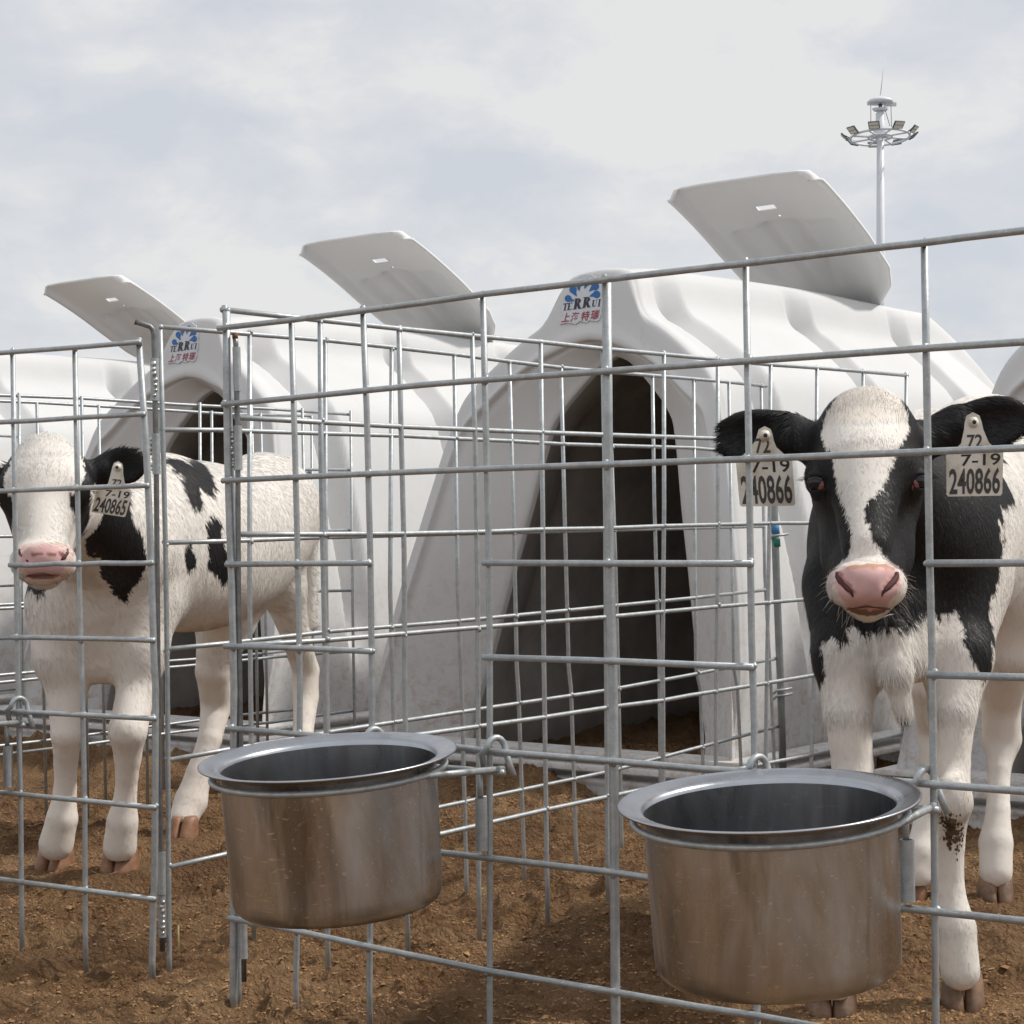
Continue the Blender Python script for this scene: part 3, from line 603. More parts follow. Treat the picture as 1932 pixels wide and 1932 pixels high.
# ------------------------------------------------------------------ calves
def pxm(Y): return Y/FPX
class Field:
    def __init__(s, lo, hi, h):
        s.lo = np.array(lo, float); s.h = h; s.n = np.ceil((np.array(hi)-s.lo)/h).astype(int)+1
        s.D = np.full(s.n, 1., np.float32)
    def _box(s, lo, hi, m):
        a = np.clip(np.floor((np.array(lo)-m-s.lo)/s.h).astype(int), 0, s.n-1); b = np.clip(np.ceil((np.array(hi)+m-s.lo)/s.h).astype(int)+1, 1, s.n)
        sl = tuple(slice(i, j) for i, j in zip(a, b)); ax = [s.lo[i]+s.h*np.arange(a[i], b[i]) for i in range(3)]
        return sl, np.meshgrid(*ax, indexing='ij', sparse=True)
    def _mix(s, sl, d, k, sub):
        d = d.astype(np.float32); a = s.D[sl]
        if sub: d = -d; h = np.maximum(k-np.abs(a-d), 0)/k; s.D[sl] = np.maximum(a, d)+h*h*k*.25
        else: h = np.maximum(k-np.abs(a-d), 0)/k; s.D[sl] = np.minimum(a, d)-h*h*k*.25
    def cap(s, a, b, ra, rb, k=.03, sub=False, sq=None):
        a, b = np.array(a, float), np.array(b, float); r = max(ra, rb)
        sl, (X, Y, Z) = s._box(np.minimum(a, b)-r, np.maximum(a, b)+r, k+.012)
        ab = b-a; L2 = max(ab@ab, 1e-9); t = np.clip(((X-a[0])*ab[0]+(Y-a[1])*ab[1]+(Z-a[2])*ab[2])/L2, 0, 1)
        d = np.sqrt((X-a[0]-t*ab[0])**2+(Y-a[1]-t*ab[1])**2+(Z-a[2]-t*ab[2])**2)-(ra+(rb-ra)*t); s._mix(sl, d, k, sub)
    def ell(s, c, r, k=.03, ax=None, sub=False):
        c = np.array(c, float); r = np.array(r, float); A = np.eye(3) if ax is None else np.array(ax, float)
        e = np.sqrt(((A*r[:, None])**2).sum(0)); sl, (X, Y, Z) = s._box(c-e, c+e, k+.012)
        q = [((X-c[0])*A[i, 0]+(Y-c[1])*A[i, 1]+(Z-c[2])*A[i, 2])/r[i] for i in range(3)]
        k0 = np.sqrt(q[0]**2+q[1]**2+q[2]**2); k1 = np.sqrt((q[0]/r[0])**2+(q[1]/r[1])**2+(q[2]/r[2])**2)+1e-9
        s._mix(sl, k0*(k0-1)/k1, k, sub)
    def chain(s, P, k=.02):
        for i, ((a, ra), (b, rb)) in enumerate(zip(P[:-1], P[1:])): s.cap(a, b, ra, rb, .045 if i == 0 else .024 if i == 1 else .007)
    def mesh(s, it=2):
        D = s.D; S = D < 0; nx, ny, nz = D.shape
        cs = [(i, j, l) for i in (0, 1) for j in (0, 1) for l in (0, 1)]
        cnt = sum(S[i:nx-1+i, j:ny-1+j, l:nz-1+l].astype(np.int8) for i, j, l in cs)
        act = np.argwhere((cnt > 0) & (cnt < 8)); ids = np.full((nx-1, ny-1, nz-1), -1, np.int64); ids[tuple(act.T)] = np.arange(len(act))
        val = np.stack([D[act[:, 0]+i, act[:, 1]+j, act[:, 2]+l] for i, j, l in cs], 1).astype(float)
        P = np.zeros((len(act), 3)); n = np.zeros(len(act))
        for a in range(8):
            for b in range(a+1, 8):
                if sum(x != y for x, y in zip(cs[a], cs[b])) != 1: continue
                m = (val[:, a] < 0) != (val[:, b] < 0); t = val[m, a]/(val[m, a]-val[m, b])
                P[m] += np.array(cs[a])+t[:, None]*(np.array(cs[b])-np.array(cs[a])); n[m] += 1
        V = (act+P/n[:, None])*s.h+s.lo; Q = []
        for ax in range(3):
            A = S.take(range(0, S.shape[ax]-1), ax); B = S.take(range(1, S.shape[ax]), ax); e = np.argwhere(A != B)
            u, v = [(1, 2), (2, 0), (0, 1)][ax]; e = e[(e[:, u] > 0) & (e[:, v] > 0) & (e[:, u] < D.shape[u]-1) & (e[:, v] < D.shape[v]-1)]
            du = np.eye(3, dtype=int)[u]; dv = np.eye(3, dtype=int)[v]; ins = A[tuple(e.T)]
            q = np.stack([ids[tuple((e-du-dv).T)], ids[tuple((e-dv).T)], ids[tuple(e.T)], ids[tuple((e-du).T)]], 1)
            q[~ins] = q[~ins][:, ::-1]; Q.append(q)
        Q = np.concatenate(Q); Q = Q[(Q >= 0).all(1)]
        E_ = np.concatenate([Q[:, [0, 1]], Q[:, [1, 2]], Q[:, [2, 3]], Q[:, [3, 0]]])
        for _ in range(it):
            acc = np.zeros_like(V); c = np.zeros(len(V))
            for i in range(3): acc[:, i] = np.bincount(E_[:, 0], V[E_[:, 1], i], len(V))+np.bincount(E_[:, 1], V[E_[:, 0], i], len(V))
            c = np.bincount(E_[:, 0], minlength=len(V))+np.bincount(E_[:, 1], minlength=len(V)); V = .45*V+.55*acc/np.maximum(c, 1)[:, None]
        return V, Q
def vnorm(V, Q):
    n = np.cross(V[Q[:, 2]]-V[Q[:, 0]], V[Q[:, 3]]-V[Q[:, 1]]); N = np.zeros_like(V)
    for j in range(4):
        for i in range(3): N[:, i] += np.bincount(Q[:, j], n[:, i], len(V))
    return N/np.maximum(np.linalg.norm(N, axis=1), 1e-12)[:, None]
_ph = np.random.default_rng(5); _K = _ph.normal(0, 1, (4, 14, 3)); _O = _ph.uniform(0, 6.28, (4, 14))
def wob(P, sc, j=0): return np.sin((P*sc)@_K[j].T+_O[j]).sum(1)/5.
def inpoly(x, y, poly):
    r = np.zeros(len(x), bool); n = len(poly)
    for i in range(n):
        x1, y1 = poly[i]; x2, y2 = poly[(i+1) % n]; c = ((y1 > y) != (y2 > y)) & (x < (x2-x1)*(y-y1)/((y2-y1) if y2 != y1 else 1e-9)+x1); r ^= c
    return r
def patch(P, poly, Y, jit=.003, fine=220.):
    """marking drawn on the coat: outline laid out at distance Y and carried through the animal along one fixed direction"""
    cu = np.mean([p[0] for p in poly]); cv = np.mean([p[1] for p in poly]); d = ray(cu, cv); t = (Y-P[:, 1])/d[1]; q = P+d*t[:, None]
    x = q[:, 0]+jit*wob(P, fine, 0)+jit*.6*wob(P, 60, 2); z = q[:, 2]+jit*1.6*wob(P, fine, 1)
    pts = [at(u, v, Y) for u, v in poly]; return inpoly(x, z, [(p[0], p[2]) for p in pts])
def coat_mat(name, hair=False):
    m, nt, b = newmat(name); at_ = nd(nt, 'ShaderNodeAttribute', attribute_name='Col'); c = at_.outputs['Color']
    if not hair:
        c = mix(nt, c, mix(nt, c, (.5, .38, .26), .5, 'MULTIPLY'), ramp(nt, noise(nt, 9, 6, .6), [(.45, 0.), (.8, .25)]))
        bump(nt, b, noise(nt, 190, 4, .7, 'Object', (1, 1, .25)), .15, .002)
    if hair:
        an_ = nd(nt, 'ShaderNodeAttribute', attribute_name='Nrm'); nt.links.new(an_.outputs['Vector'], b.inputs['Normal'])
    nt.links.new(c, b.inputs['Base Color']); b.inputs['Roughness'].default_value = .5 if hair else .6
    b.inputs['Specular IOR Level'].default_value = .38 if hair else .2
    return m
COAT, FUR = coat_mat('calf_coat'), coat_mat('calf_hair', True)
WHT, BLK, PNK = np.array([.90, .85, .785]), np.array([.011, .010, .0105]), np.array([.70, .44, .425])
def fur(body, V, Q, N, colf, n, lenf, flow, wid=.0011, skip=None, wfun=None):
    ar = np.linalg.norm(np.cross(V[Q[:, 2]]-V[Q[:, 0]], V[Q[:, 3]]-V[Q[:, 1]]), axis=1)*.5; cc = V[Q].mean(1)
    if wfun is not None: ar = ar*wfun(cc)
    f = RNG.choice(len(Q), n, p=ar/ar.sum()); a, b = RNG.random((2, n, 1))
    P = (V[Q[f, 0]]*(1-a)+V[Q[f, 1]]*a)*(1-b)+(V[Q[f, 3]]*(1-a)+V[Q[f, 2]]*a)*b; Nn = N[Q[f, 0]]
    C, ink = colf(P, Nn)
    if skip is not None:
        kp = ~skip(P, Nn); P, Nn, C, ink = P[kp], Nn[kp], C[kp], ink[kp]
    n = len(P); d = flow(P, Nn)+RNG.normal(0, .13, (n, 3)); d -= Nn*(d*Nn).sum(1)[:, None]; d /= np.maximum(np.linalg.norm(d, axis=1), 1e-6)[:, None]
    L = lenf(P)*RNG.uniform(.6, 1.3, n); lift = RNG.uniform(-.01, .035, n); d = d+Nn*lift[:, None]; s_ = np.cross(Nn, d); s_ /= np.linalg.norm(s_, axis=1)[:, None]
    w_ = .62*wid*RNG.uniform(.6, 1.3, n)[:, None]; R0 = P-Nn*.0002
    tip = R0+d*L[:, None]-Nn*(L*.01)[:, None]; mid = R0+d*(L*.5)[:, None]+Nn*(L*.02)[:, None]
    T = np.stack([R0-s_*w_, R0+s_*w_, mid+s_*w_*.8, mid-s_*w_*.8, tip], 1).reshape(-1, 3)
    b5 = (np.arange(n)*5)[:, None]; F3 = np.concatenate([b5+np.array([[0, 1, 2]]), b5+np.array([[0, 2, 3]]), b5+np.array([[3, 2, 4]])])
    k = RNG.uniform(.90, 1.05, n)[:, None]; C = np.clip(C*k, 0, .9)
    o = np_mesh('coat_hair', T-np.array(body.location), F3, FUR, body, np.repeat(C, 5, 0), smooth=False)
    NN = Nn+RNG.normal(0, .08, (n, 3))-.06*d; NN /= np.linalg.norm(NN, axis=1)[:, None]
    a_ = o.data.attributes.new('Nrm', 'FLOAT_VECTOR', 'POINT'); a_.data.foreach_set('vector', np.repeat(NN, 5, 0).astype(np.float32).ravel()); return o
def hoof(body, c, w, fwd, h, mat):
    fwd = np.array(fwd, float)*[1, 1, 0]; fwd /= np.linalg.norm(fwd); sd = np.array([-fwd[1], fwd[0], 0]); o = np.array(body.location)
    hf = None
    mb = MB()
    for s_ in (-1, 1):
        rings = []
        for t, (z, ln, wd, off) in enumerate([(-.004, .92, .46, .16), (.004, .98, .49, .14), (h*.35, .90, .465, .10), (h*.7, .78, .43, .05), (h, .64, .38, .0), (h*1.12, .48, .30, -.01)]):
            R_ = []
            for j in range(14):
                a = 2*math.pi*j/14; ca, sa = math.cos(a), math.sin(a); xx = abs(sa)**.8*np.sign(sa)*wd*.5; yy = ca*ln*.5*(1 if ca > 0 else .8)
                pinch = -.10*max(0, ca)*s_          # toes bend towards each other
                R_.append(c+sd*w*(xx+s_*.262+pinch)+fwd*w*(yy*.95+off)+EZ*z-o)
            rings.append(R_)
        V = [p for r in rings for p in r]; Fc = [(i*14+j, i*14+(j+1) % 14, (i+1)*14+(j+1) % 14, (i+1)*14+j) for i in range(5) for j in range(14)]+[tuple(range(14))[::-1], tuple(70+j for j in range(14))]
        mb.add(V, Fc)
    return mb.obj('hoof', mat, body)
def hoofmat(name, a, b):
    m, nt, bs = newmat(name); nt.links.new(ramp(nt, noise(nt, 38, 6, .65), [(.35, a), (.65, b)]), bs.inputs['Base Color']); bs.inputs['Roughness'].default_value = .5; bump(nt, bs, noise(nt, 60, 4, .6, 'Object', (1, 1, 4)), .25, .002); return m
EYE = newmat('dark_eye')[0]; _e = EYE.node_tree.nodes['Principled BSDF']; _e.inputs['Base Color'].default_value = (.012, .012, .02, 1); _e.inputs['Roughness'].default_value = .06
LIDP = simple('pink_eye_rim', (.24, .085, .08), .4); LIDB = simple('black_eyelid', (.010, .009, .009), .8)
def eye(body, c, r, nose_side, lidm, pink=True):
    o = np.array(body.location); c = np.array(c)-o; sd = -nose_side      # eyes look outwards and forwards
    e = MB().ball(c, r, (.92, 1, .95), 22, 16).obj('eye', EYE, body)
    fwd = np.array([sd*.55, -.83, 0]); rt = np.array([.83*sd, .55, 0])
    if pink: MB().ball(c-rt*r*.42+fwd*r*.06-EZ*r*.24, r*.76, (1, 1, 1), 16, 10).obj('eye_corner', LIDP, e)
    def arc(a0, a1, k, n=15): # eyelid band over the ball, almond shaped
        V = []; 
        for i in range(n):
            t = i/(n-1); a = a0+(a1-a0)*t; x = math.cos(a)*1.12; z0 = math.sin(a)*k
            for q, (zz, rr) in enumerate([(z0, 1.04), (z0+.10*np.sign(k), 1.12), (z0+.34*np.sign(k), 1.16), (z0+.70*np.sign(k), 1.05), (z0+1.0*np.sign(k), .82)]):
                xx = x*(1-.10*q); h = max(.05, rr*rr*1.02-min(xx*xx, 1)*.9-min(zz*zz, 1.)*.92); V.append(c+rt*r*xx+EZ*r*zz+fwd*r*math.sqrt(h)*.98)
        Fc = [(i*5+j, (i+1)*5+j, (i+1)*5+j+1, i*5+j+1) for i in range(n-1) for j in range(4)]; return V, Fc
    mb = MB(); mb.add(*arc(math.pi, 0, .62)); ul = mb.obj('upper_eyelid', lidm, e); mb = MB(); mb.add(*arc(math.pi, 0, -.72)); mb.obj('lower_eyelid', lidm, e)
    lm = MB()
    for k in range(18):
        a = math.pi*(.08+.84*k/17); p = c+rt*r*1.1*math.cos(a)+EZ*r*.50*math.sin(a)+fwd*r*.98
        d_ = fwd*.9+rt*math.cos(a)*.7+EZ*(.18+.15*random.random()); lm.tube([p, p+d_*r*.35, p+d_*r*.62-EZ*r*.06], [.0006, .0004, .0001], 4)
    lm.obj('eyelashes', lidm, e)
def whiskers(body, c, rx, rz, n, L):
    o = np.array(body.location)
    for i in range(n):
        if i % (n//2) == 0: mb = MB()
        s_ = -1 if i < n//2 else 1; a = random.uniform(-1.25, .55); p = np.array(c)-o+np.array([s_*rx*math.cos(a), random.uniform(-.012, .01), rz*math.sin(a)])
        d_ = np.array([s_*math.cos(a), -.4, math.sin(a)-.15]); d_ = d_/np.linalg.norm(d_)+RNG.normal(0, .25, 3); l = L*random.uniform(.5, 1.2)
        mb.tube([p, p+d_*l*.5, p+d_*l+np.array([0, 0, -l*.35])], [.00024, .0002, .0001], 4)
        if i % (n//2) == n//2-1: mb.obj('whiskers', WHISK, body)
WHISK = simple('pale_whisker', (.5, .44, .36), .5)
TAGM = None
def make_tagmat():
    m, nt, b = newmat('yellowed_tag_plastic'); nt.links.new(ramp(nt, noise(nt, 22, 7, .65), [(.3, (.50, .42, .31)), (.55, (.78, .74, .66))]), b.inputs['Base Color']); b.inputs['Roughness'].default_value = .4; return m
TAGM = make_tagmat(); TAGI = flatmat('tag_print', (.055, .050, .048)); TAGB = flatmat('tag_marker', (.012, .012, .014))
def ear_tag(body, Y, tl_, tr_, bl_, br_, btn, num, neckw=30, marker='7-19'):
    """corner pixels of the square panel, button centre; the tag is a real flat flap hung in front of the ear"""
    o = np.array(body.location); A, B, C_, D_ = [at(*p, Y)-o for p in (tl_, tr_, bl_, br_)]
    w_ = np.linalg.norm(B-A); cen = lambda s, t: (A*(1-s)+B*s)*(1-t)+(C_*(1-s)+D_*s)*t
    bt = at(*btn, Y)-o; ux = (B-A)/w_; uy = np.array([ux[2], 0, -ux[0]]); nrm = np.array([0, -1, 0])
    px = w_/np.hypot(tr_[0]-tl_[0], tr_[1]-tl_[1]); nw = neckw*px/2
    L_ = []
    def P2(q): return q
    up = bt-uy*nw*1.2
    left = [bt+ux*(-nw), bt-ux*nw*.75-uy*nw*.8, up, bt+ux*nw*.75-uy*nw*.8, bt+ux*nw]
    m1 = (bt+ux*nw)*.45+cen(1, -.0)*.55-ux*nw*.9; m0 = (bt-ux*nw)*.45+cen(0, 0)*.55+ux*nw*.9
    pts = left+[(bt+ux*nw)*.75+cen(.72, -.05)*.25, cen(.74, -.22), cen(.86, -.08), cen(1, .03), cen(1.0, .95), cen(.97, 1), cen(.03, 1), cen(0, .95), cen(0, .03), cen(.14, -.08), cen(.26, -.22), (bt-ux*nw)*.75+cen(.28, -.05)*.25]
    n = len(pts); loop2 = [(p[0], p[2]) for p in pts]; tri = poly_fill(loop2)
    V = [p+nrm*.0008 for p in pts]+[p-nrm*.0008 for p in pts]
    tg = mesh_obj('ear_tag', V, tri+[tuple(i+n for i in t[::-1]) for t in tri]+[(i, (i+1) % n, n+(i+1) % n, n+i) for i in range(n)], TAGM, body, smooth=False)
    MB().lathe([(0, .006), (.0042, .006), (.0052, .0045), (.0055, .002), (.0078, .0012), (.0085, -.001)], bt+nrm*.001, 24, nrm).obj('tag_button', TAGM, tg)
    MB().lathe([(0, .0065), (.0024, .0065), (.0030, .0062)], bt+nrm*.001, 16, nrm).obj('button_hole', TAGB, tg)
    def put(txt, s0, s1, t0, t1, mat, off, nm, lf=.0013):
        V, Fc = text_geo(txt, 1., off, 3)
        mn, mx_ = V.min(0), V.max(0); VV = [cen(s0+(s1-s0)*(a-mn[0])/(mx_[0]-mn[0]), t1+(t0-t1)*(b-mn[1])/(mx_[1]-mn[1]))+nrm*lf for a, b, _ in V]
        mb = MB(); mb.add(VV, Fc); mb.obj(nm, mat, tg, smooth=False)
    put(num, .05, .955, .35, .955, TAGI, .022, 'printed_number')
    put('72', .36, .63, -.42, -.10, TAGI, .02, 'printed_number', .0012)
    put('7-19', .26, .95, .03, .30, TAGB, .012, 'marker_writing')
    return tg
def mk_calf(name_label, F_, colf, lenf, flow, nh, skip, wfun, org, wid=.0011):
    V, Q = F_.mesh(); N = vnorm(V, Q); C, ink = colf(V, N)
    b = np_mesh('calf', V-org, Q, COAT, None, C); b.location = tuple(org); setp(b, label=name_label, cat='calf')
    bpy.context.view_layer.update()
    fur(b, V, Q, N, colf, nh, lenf, flow, wid, skip, wfun)
    return b
def A_(u, v, Y): return at(u, v, Y)
def C_(P): return [(at(u, v, Y), r*pxm(Y)) for u, v, Y, r in P]
def R2(deg): a = math.radians(deg); return [[math.cos(a), 0, math.sin(a)], [0, 1, 0], [-math.sin(a), 0, math.cos(a)]]
# ---- calf with the white blaze
f = Field((.30, 2.44, .03), (1.28, 4.12, 1.06), .0052)
def e(u, v, Y, rx, ry, rz, k=.03, ax=None, sub=False): f.ell(at(u, v, Y), np.array([rx, ry, rz])*pxm(Y), k, ax, sub)
def c(a, b, k=.03, sub=False): f.cap(at(*a[:3]), at(*b[:3]), a[3]*pxm(a[2]), b[3]*pxm(b[2]), k, sub)
hd = np.array([.26, .966, 0]); lt = np.array([.966, -.26, 0]); BA = [hd, lt, EZ]
f.ell(at(1775, 1010, 3.36), (.50, .158, .178), .05, BA)                      # barrel
f.ell(at(1704, 1045, 3.06), (.17, .150, .205), .06, BA)                      # chest
e(1752, 880, 3.12, 72, 130, 105, .06)                                        # withers
f.ell(at(1860, 905, 3.72), (.20, .150, .165), .08, BA)                       # rump
c((1640, 880, 2.84, 88), (1705, 1000, 3.02, 130), .06)                       # neck
c((1690, 1150, 2.90, 60), (1696, 1240, 2.88, 52), .05)
c((1683, 1185, 2.83, 26), (1690, 1270, 2.82, 24), .03); c((1690, 1270, 2.82, 24), (1703, 1345, 2.82, 17), .02)
for P in ([(1597, 1110, 2.98, 82), (1600, 1240, 2.90, 62), (1600, 1345, 2.87, 45), (1609, 1450, 2.87, 38), (1612, 1545, 2.84, 39), (1606, 1640, 2.85, 28), (1598, 1745, 2.84, 31), (1588, 1800, 2.84, 42), (1576, 1850, 2.83, 38)],
          [(1812, 1110, 3.0, 84), (1805, 1240, 2.92, 62), (1797, 1345, 2.88, 44), (1795, 1440, 2.87, 34), (1797, 1515, 2.85, 35), (1793, 1590, 2.87, 26), (1793, 1680, 2.87, 26), (1803, 1750, 2.86, 37), (1812, 1832, 2.85, 37)],
          [(1925, 990, 3.72, 105), (1912, 1120, 3.68, 82), (1900, 1230, 3.68, 52), (1889, 1330, 3.76, 36), (1890, 1395, 3.78, 36), (1885, 1450, 3.75, 21), (1883, 1530, 3.72, 22), (1879, 1590, 3.70, 31), (1879, 1645, 3.68, 31)],
          [(1800, 1000, 3.78, 90), (1775, 1160, 3.72, 70), (1758, 1290, 3.74, 42), (1764, 1380, 3.80, 33), (1762, 1470, 3.76, 23), (1748, 1560, 3.73, 25), (1738, 1610, 3.71, 31), (1728, 1648, 3.70, 30)]):
    f.chain(C_(P), .022)
for u, v, Y in ((1612, 1530, 2.81), (1796, 1505, 2.82)): e(u, v, Y, 33, 20, 40, .03)
c((1925, 860, 3.9, 16), (1935, 1180, 3.95, 11), .02)                          # tail
# head
c((1633, 800, 2.78, 66), (1634, 900, 2.75, 92), .04)
e(1636, 797, 2.765, 80, 66, 50, .03); e(1634, 850, 2.745, 96, 78, 70, .04)
e(1556, 900, 2.715, 38, 46, 36, .025); e(1712, 900, 2.715, 38, 46, 36, .025)
c((1634, 890, 2.69, 70), (1635, 1030, 2.60, 47), .04)
c((1636, 950, 2.80, 96), (1636, 1045, 2.725, 76), .05); c((1636, 1045, 2.725, 74), (1636, 1105, 2.66, 54), .04); c((1636, 1080, 2.66, 52), (1637, 1135, 2.60, 40), .03)
e(1635, 1102, 2.575, 67, 58, 45, .022); e(1597, 1106, 2.558, 34, 40, 36, .02); e(1674, 1106, 2.558, 34, 40, 36, .02)
e(1636, 1098, 2.535, 46, 30, 34, .02); e(1637, 1146, 2.578, 40, 38, 17, .012)
for s_ in (-1, 1):
    c((1636+s_*52, 1084, 2.530, 9), (1636+s_*42, 1099, 2.520, 9), .010, True); c((1636+s_*42, 1099, 2.520, 8), (1636+s_*29, 1114, 2.512, 6), .008, True)
    e(1636+s_*38, 1082, 2.522, 13, 16, 12, .012) if False else None
c((1596, 1147, 2.535, 4), (1637, 1141, 2.525, 4), .006, True); c((1637, 1141, 2.525, 4), (1677, 1147, 2.535, 4), .006, True)
for (u, v), hl_, hh, dg in (((1442, 820), 92, 48, 5), ((1846, 804), 96, 49, 14)):
    ax = R2(dg); e(u, v, 2.80, hl_, 15, hh, .012, ax)
    s_ = -1 if u < 1600 else 1; a = math.radians(dg)
    e(u+s_*30*math.cos(a), v-s_*30*math.sin(a), 2.80, 58, 14, 41, .02, ax)
    e(u+s_*4, v+2, 2.80-16*pxm(2.8), hl_*.84, 17, hh*.74, .012, ax, True)
    c((1634+s_*82, 850, 2.79, 38), (u-s_*52, v+6-10*(s_ > 0), 2.80, 26), .025)
blaze = [(1574,735),(1590,700),(1680,700),(1700,745),(1713,777),(1719,809),(1706,832),(1690,865),(1680,891),(1661,923),(1635,946),(1633,965),(1636,989),(1648,1015),(1667,1044),(1677,1060),(1703,1076),(1712,1100),(1710,1140),(1690,1168),(1640,1185),(1590,1168),(1568,1142),(1558,1110),(1560,1085),(1580,1066),(1602,1047),(1609,1021),(1605,982),(1589,943),(1579,910),(1569,865),(1556,842),(1546,826),(1550,793),(1566,770)]
blaze = [(1580, 725), (1700, 725)][:0]+blaze
nosep = [(1578,1080),(1590,1071),(1612,1065),(1640,1063),(1668,1065),(1686,1070),(1697,1084),(1697,1104),(1690,1122),(1681,1136),(1674,1148),(1602,1148),(1591,1136),(1581,1120),(1574,1100)]
front_white = [(1549,1299),(1561,1265),(1561,1213),(1576,1193),(1584,1200),(1592,1222),(1600,1200),(1611,1179),(1637,1193),(1652,1193),(1673,1191),(1697,1191),(1719,1179),(1724,1162),(1747,1150),(1766,1165),(1812,1158),(1815,1203),(1812,1212),(1829,1234),(1841,1265),(1845,1287),(1853,1287),(1867,1265),(1874,1203),(1866,1165),(1881,1129),(1890,1080),(1893,1040),(1888,960),(2000,900),(2100,1000),(2000,2000),(1400,2000),(1400,1150),(1541,1299)]
def hmask2(P): # head region
    q = P-at(1636, 960, 2.72); return (P[:, 1] < 2.835) & (P[:, 2] > at(1636, 1190, 2.6)[2]) & (np.abs(q[:, 0]) < .26)
def col2(P, N):
    hm = hmask2(P); C = np.tile(BLK, (len(P), 1)); ink = np.zeros(len(P))
    wh = hm & patch(P, blaze, 2.68, .0016, 330); 
    bd = ~hm & (patch(P, front_white, 2.92, .004, 150) | (P[:, 2] < .40))
    s_ = (P-at(1704, 1000, 3.0))@hd
    rear = (~hm) & (s_+.03*wob(P, 14, 1) > .20); bd |= rear
    top = (~hm) & (P[:, 2] > .885) & (P[:, 1] > 2.98); bd |= top & (wob(P, 16, 2) > -.55)
    st = (~hm) & (np.abs(s_+.015*wob(P, 9, 3)-.155) < .022) & (P[:, 2] > .5); bd |= st
    sp_ = (~hm) & rear & (np.abs(s_-.33-.2*wob(P, 5, 0)*.1) < .05) & (P[:, 2] > .82); bd &= ~sp_
    w = wh | bd; C[w] = WHT; k = (.93+.07*wob(P, 25, 3))[:, None]; C = C*np.clip(k, .8, 1.05)
    low = np.clip((.62-P[:, 2])/.35, 0, 1)*np.clip(.4+.5*wob(P, 11, 1), 0, 1); C[w] = (C*(1-.18*low[:, None])+np.array([.50, .36, .22])*.18*low[:, None])[w]
    cr = (P[:, 2] > at(1634, 800, 2.75)[2]) & wh; C[cr] = C[cr]*np.array([1, .965, .92])
    pb = hm & patch(P, [(1636+(u-1636)*1.16, 1106+(v-1106)*1.18) for u, v in nosep], 2.52, .003, 150) & (P[:, 1] < 2.61); C[pb] = .55*C[pb]+.45*np.array([.80, .58, .53])
    pk = hm & patch(P, nosep, 2.52, .0010, 200) & (P[:, 1] < 2.60)
    C[pk] = PNK*(1+.08*wob(P[pk], 60, 1)+.06*wob(P[pk], 210, 0))[:, None]; edge = pk & patch(P, [(1590,1056),(1685,1056),(1692,1072),(1640,1070),(1588,1074)], 2.52, .002)
    C[edge] = np.array([.55, .30, .20]); ds = pk & (wob(P, 130, 2) > 1.25); C[ds] = np.array([.30, .12, .06])
    nos = hm & (P[:, 1] < 2.56) & np.logical_or(patch(P, [(1576,1084),(1584,1078),(1594,1090),(1604,1102),(1611,1116),(1607,1124),(1597,1116),(1584,1102)], 2.52, .0002), patch(P, [(1694,1080),(1697,1090),(1690,1102),(1674,1112),(1661,1114),(1664,1106),(1678,1094)], 2.52, .0002))
    C[nos] = np.array([.40, .19, .18])
    lip = hm & patch(P, [(1596,1147),(1640,1142),(1680,1147),(1668,1158),(1640,1163),(1608,1158)], 2.53, .0006) & (P[:, 1] < 2.6); C[lip] = np.array([.22, .125, .08])
    lip2 = lip & patch(P, [(1606,1146),(1640,1142),(1676,1147),(1640,1153)], 2.53, .0004); C[lip2] = np.array([.62, .32, .28])
    return C, pk | lip
def flow2(P, N):
    d = np.tile(np.array([.22, .45, -1.]), (len(P), 1)); hm = hmask2(P)
    q = P-at(1634, 900, 2.68); up_ = hm & (q[:, 2] > 0) & (np.abs(q[:, 0]) < .075)
    d[up_] = np.stack([q[up_, 0]*6, np.full(up_.sum(), .2), np.full(up_.sum(), .9)], 1)
    dn = hm & (q[:, 2] <= 0); d[dn] = np.stack([q[dn, 0]*5, np.full(dn.sum(), .1), -.7+0*q[dn, 2]], 1)
    er = hm & (np.abs(q[:, 0]) > .085); d[er] = np.stack([np.sign(q[er, 0]), np.full(er.sum(), -.2), -.35+0*q[er, 2]], 1)
    lo = (~hm) & (P[:, 2] < .45); d[lo] = [0.05, 0, -1]
    cu = .55*np.stack([wob(P, 13, 0), wob(P, 13, 1)*.5, wob(P, 13, 2)], 1); return d/np.linalg.norm(d, axis=1)[:, None]+cu*.22
def len2(P):
    L = np.full(len(P), .014); hm = hmask2(P); L[hm] = .0085; q = P-at(1634, 800, 2.75); L[hm & (q[:, 2] > -.01) & (np.abs(q[:, 0]) < .07)] = .017
    L[hm & (np.abs(P[:, 0]-at(1634, 900, 2.7)[0]) > .09)] = .014; L[P[:, 2] < .42] = .009; br = (~hm) & (P[:, 1] < 2.90) & (P[:, 2] < .62) & (P[:, 2] > .42) & (np.abs(P[:, 0]-at(1695, 1250, 2.85)[0]) < .06); L[br] = .019; return L
_e2 = (at(1540, 910, 2.685), at(1730, 907, 2.685))
sk2 = lambda P, N: (col2(P, N)[1] > 0) | (P[:, 2] < .052) | (np.minimum(np.linalg.norm(P-_e2[0], axis=1), np.linalg.norm(P-_e2[1], axis=1)) < .019)
wf2 = lambda P: np.where(P[:, 1] < 2.86, 2.6, np.where(P[:, 1] < 3.2, 1.1, .45))
f2 = f
def surfY(fl, u, v, y0, y1=None):
    for y in np.arange(y0, y0+.25, .0015):
        i = np.round((at(u, v, y)-fl.lo)/fl.h).astype(int)
        if (i >= 0).all() and (i < fl.n).all() and fl.D[tuple(i)] < 0: return y
    return y0+.05
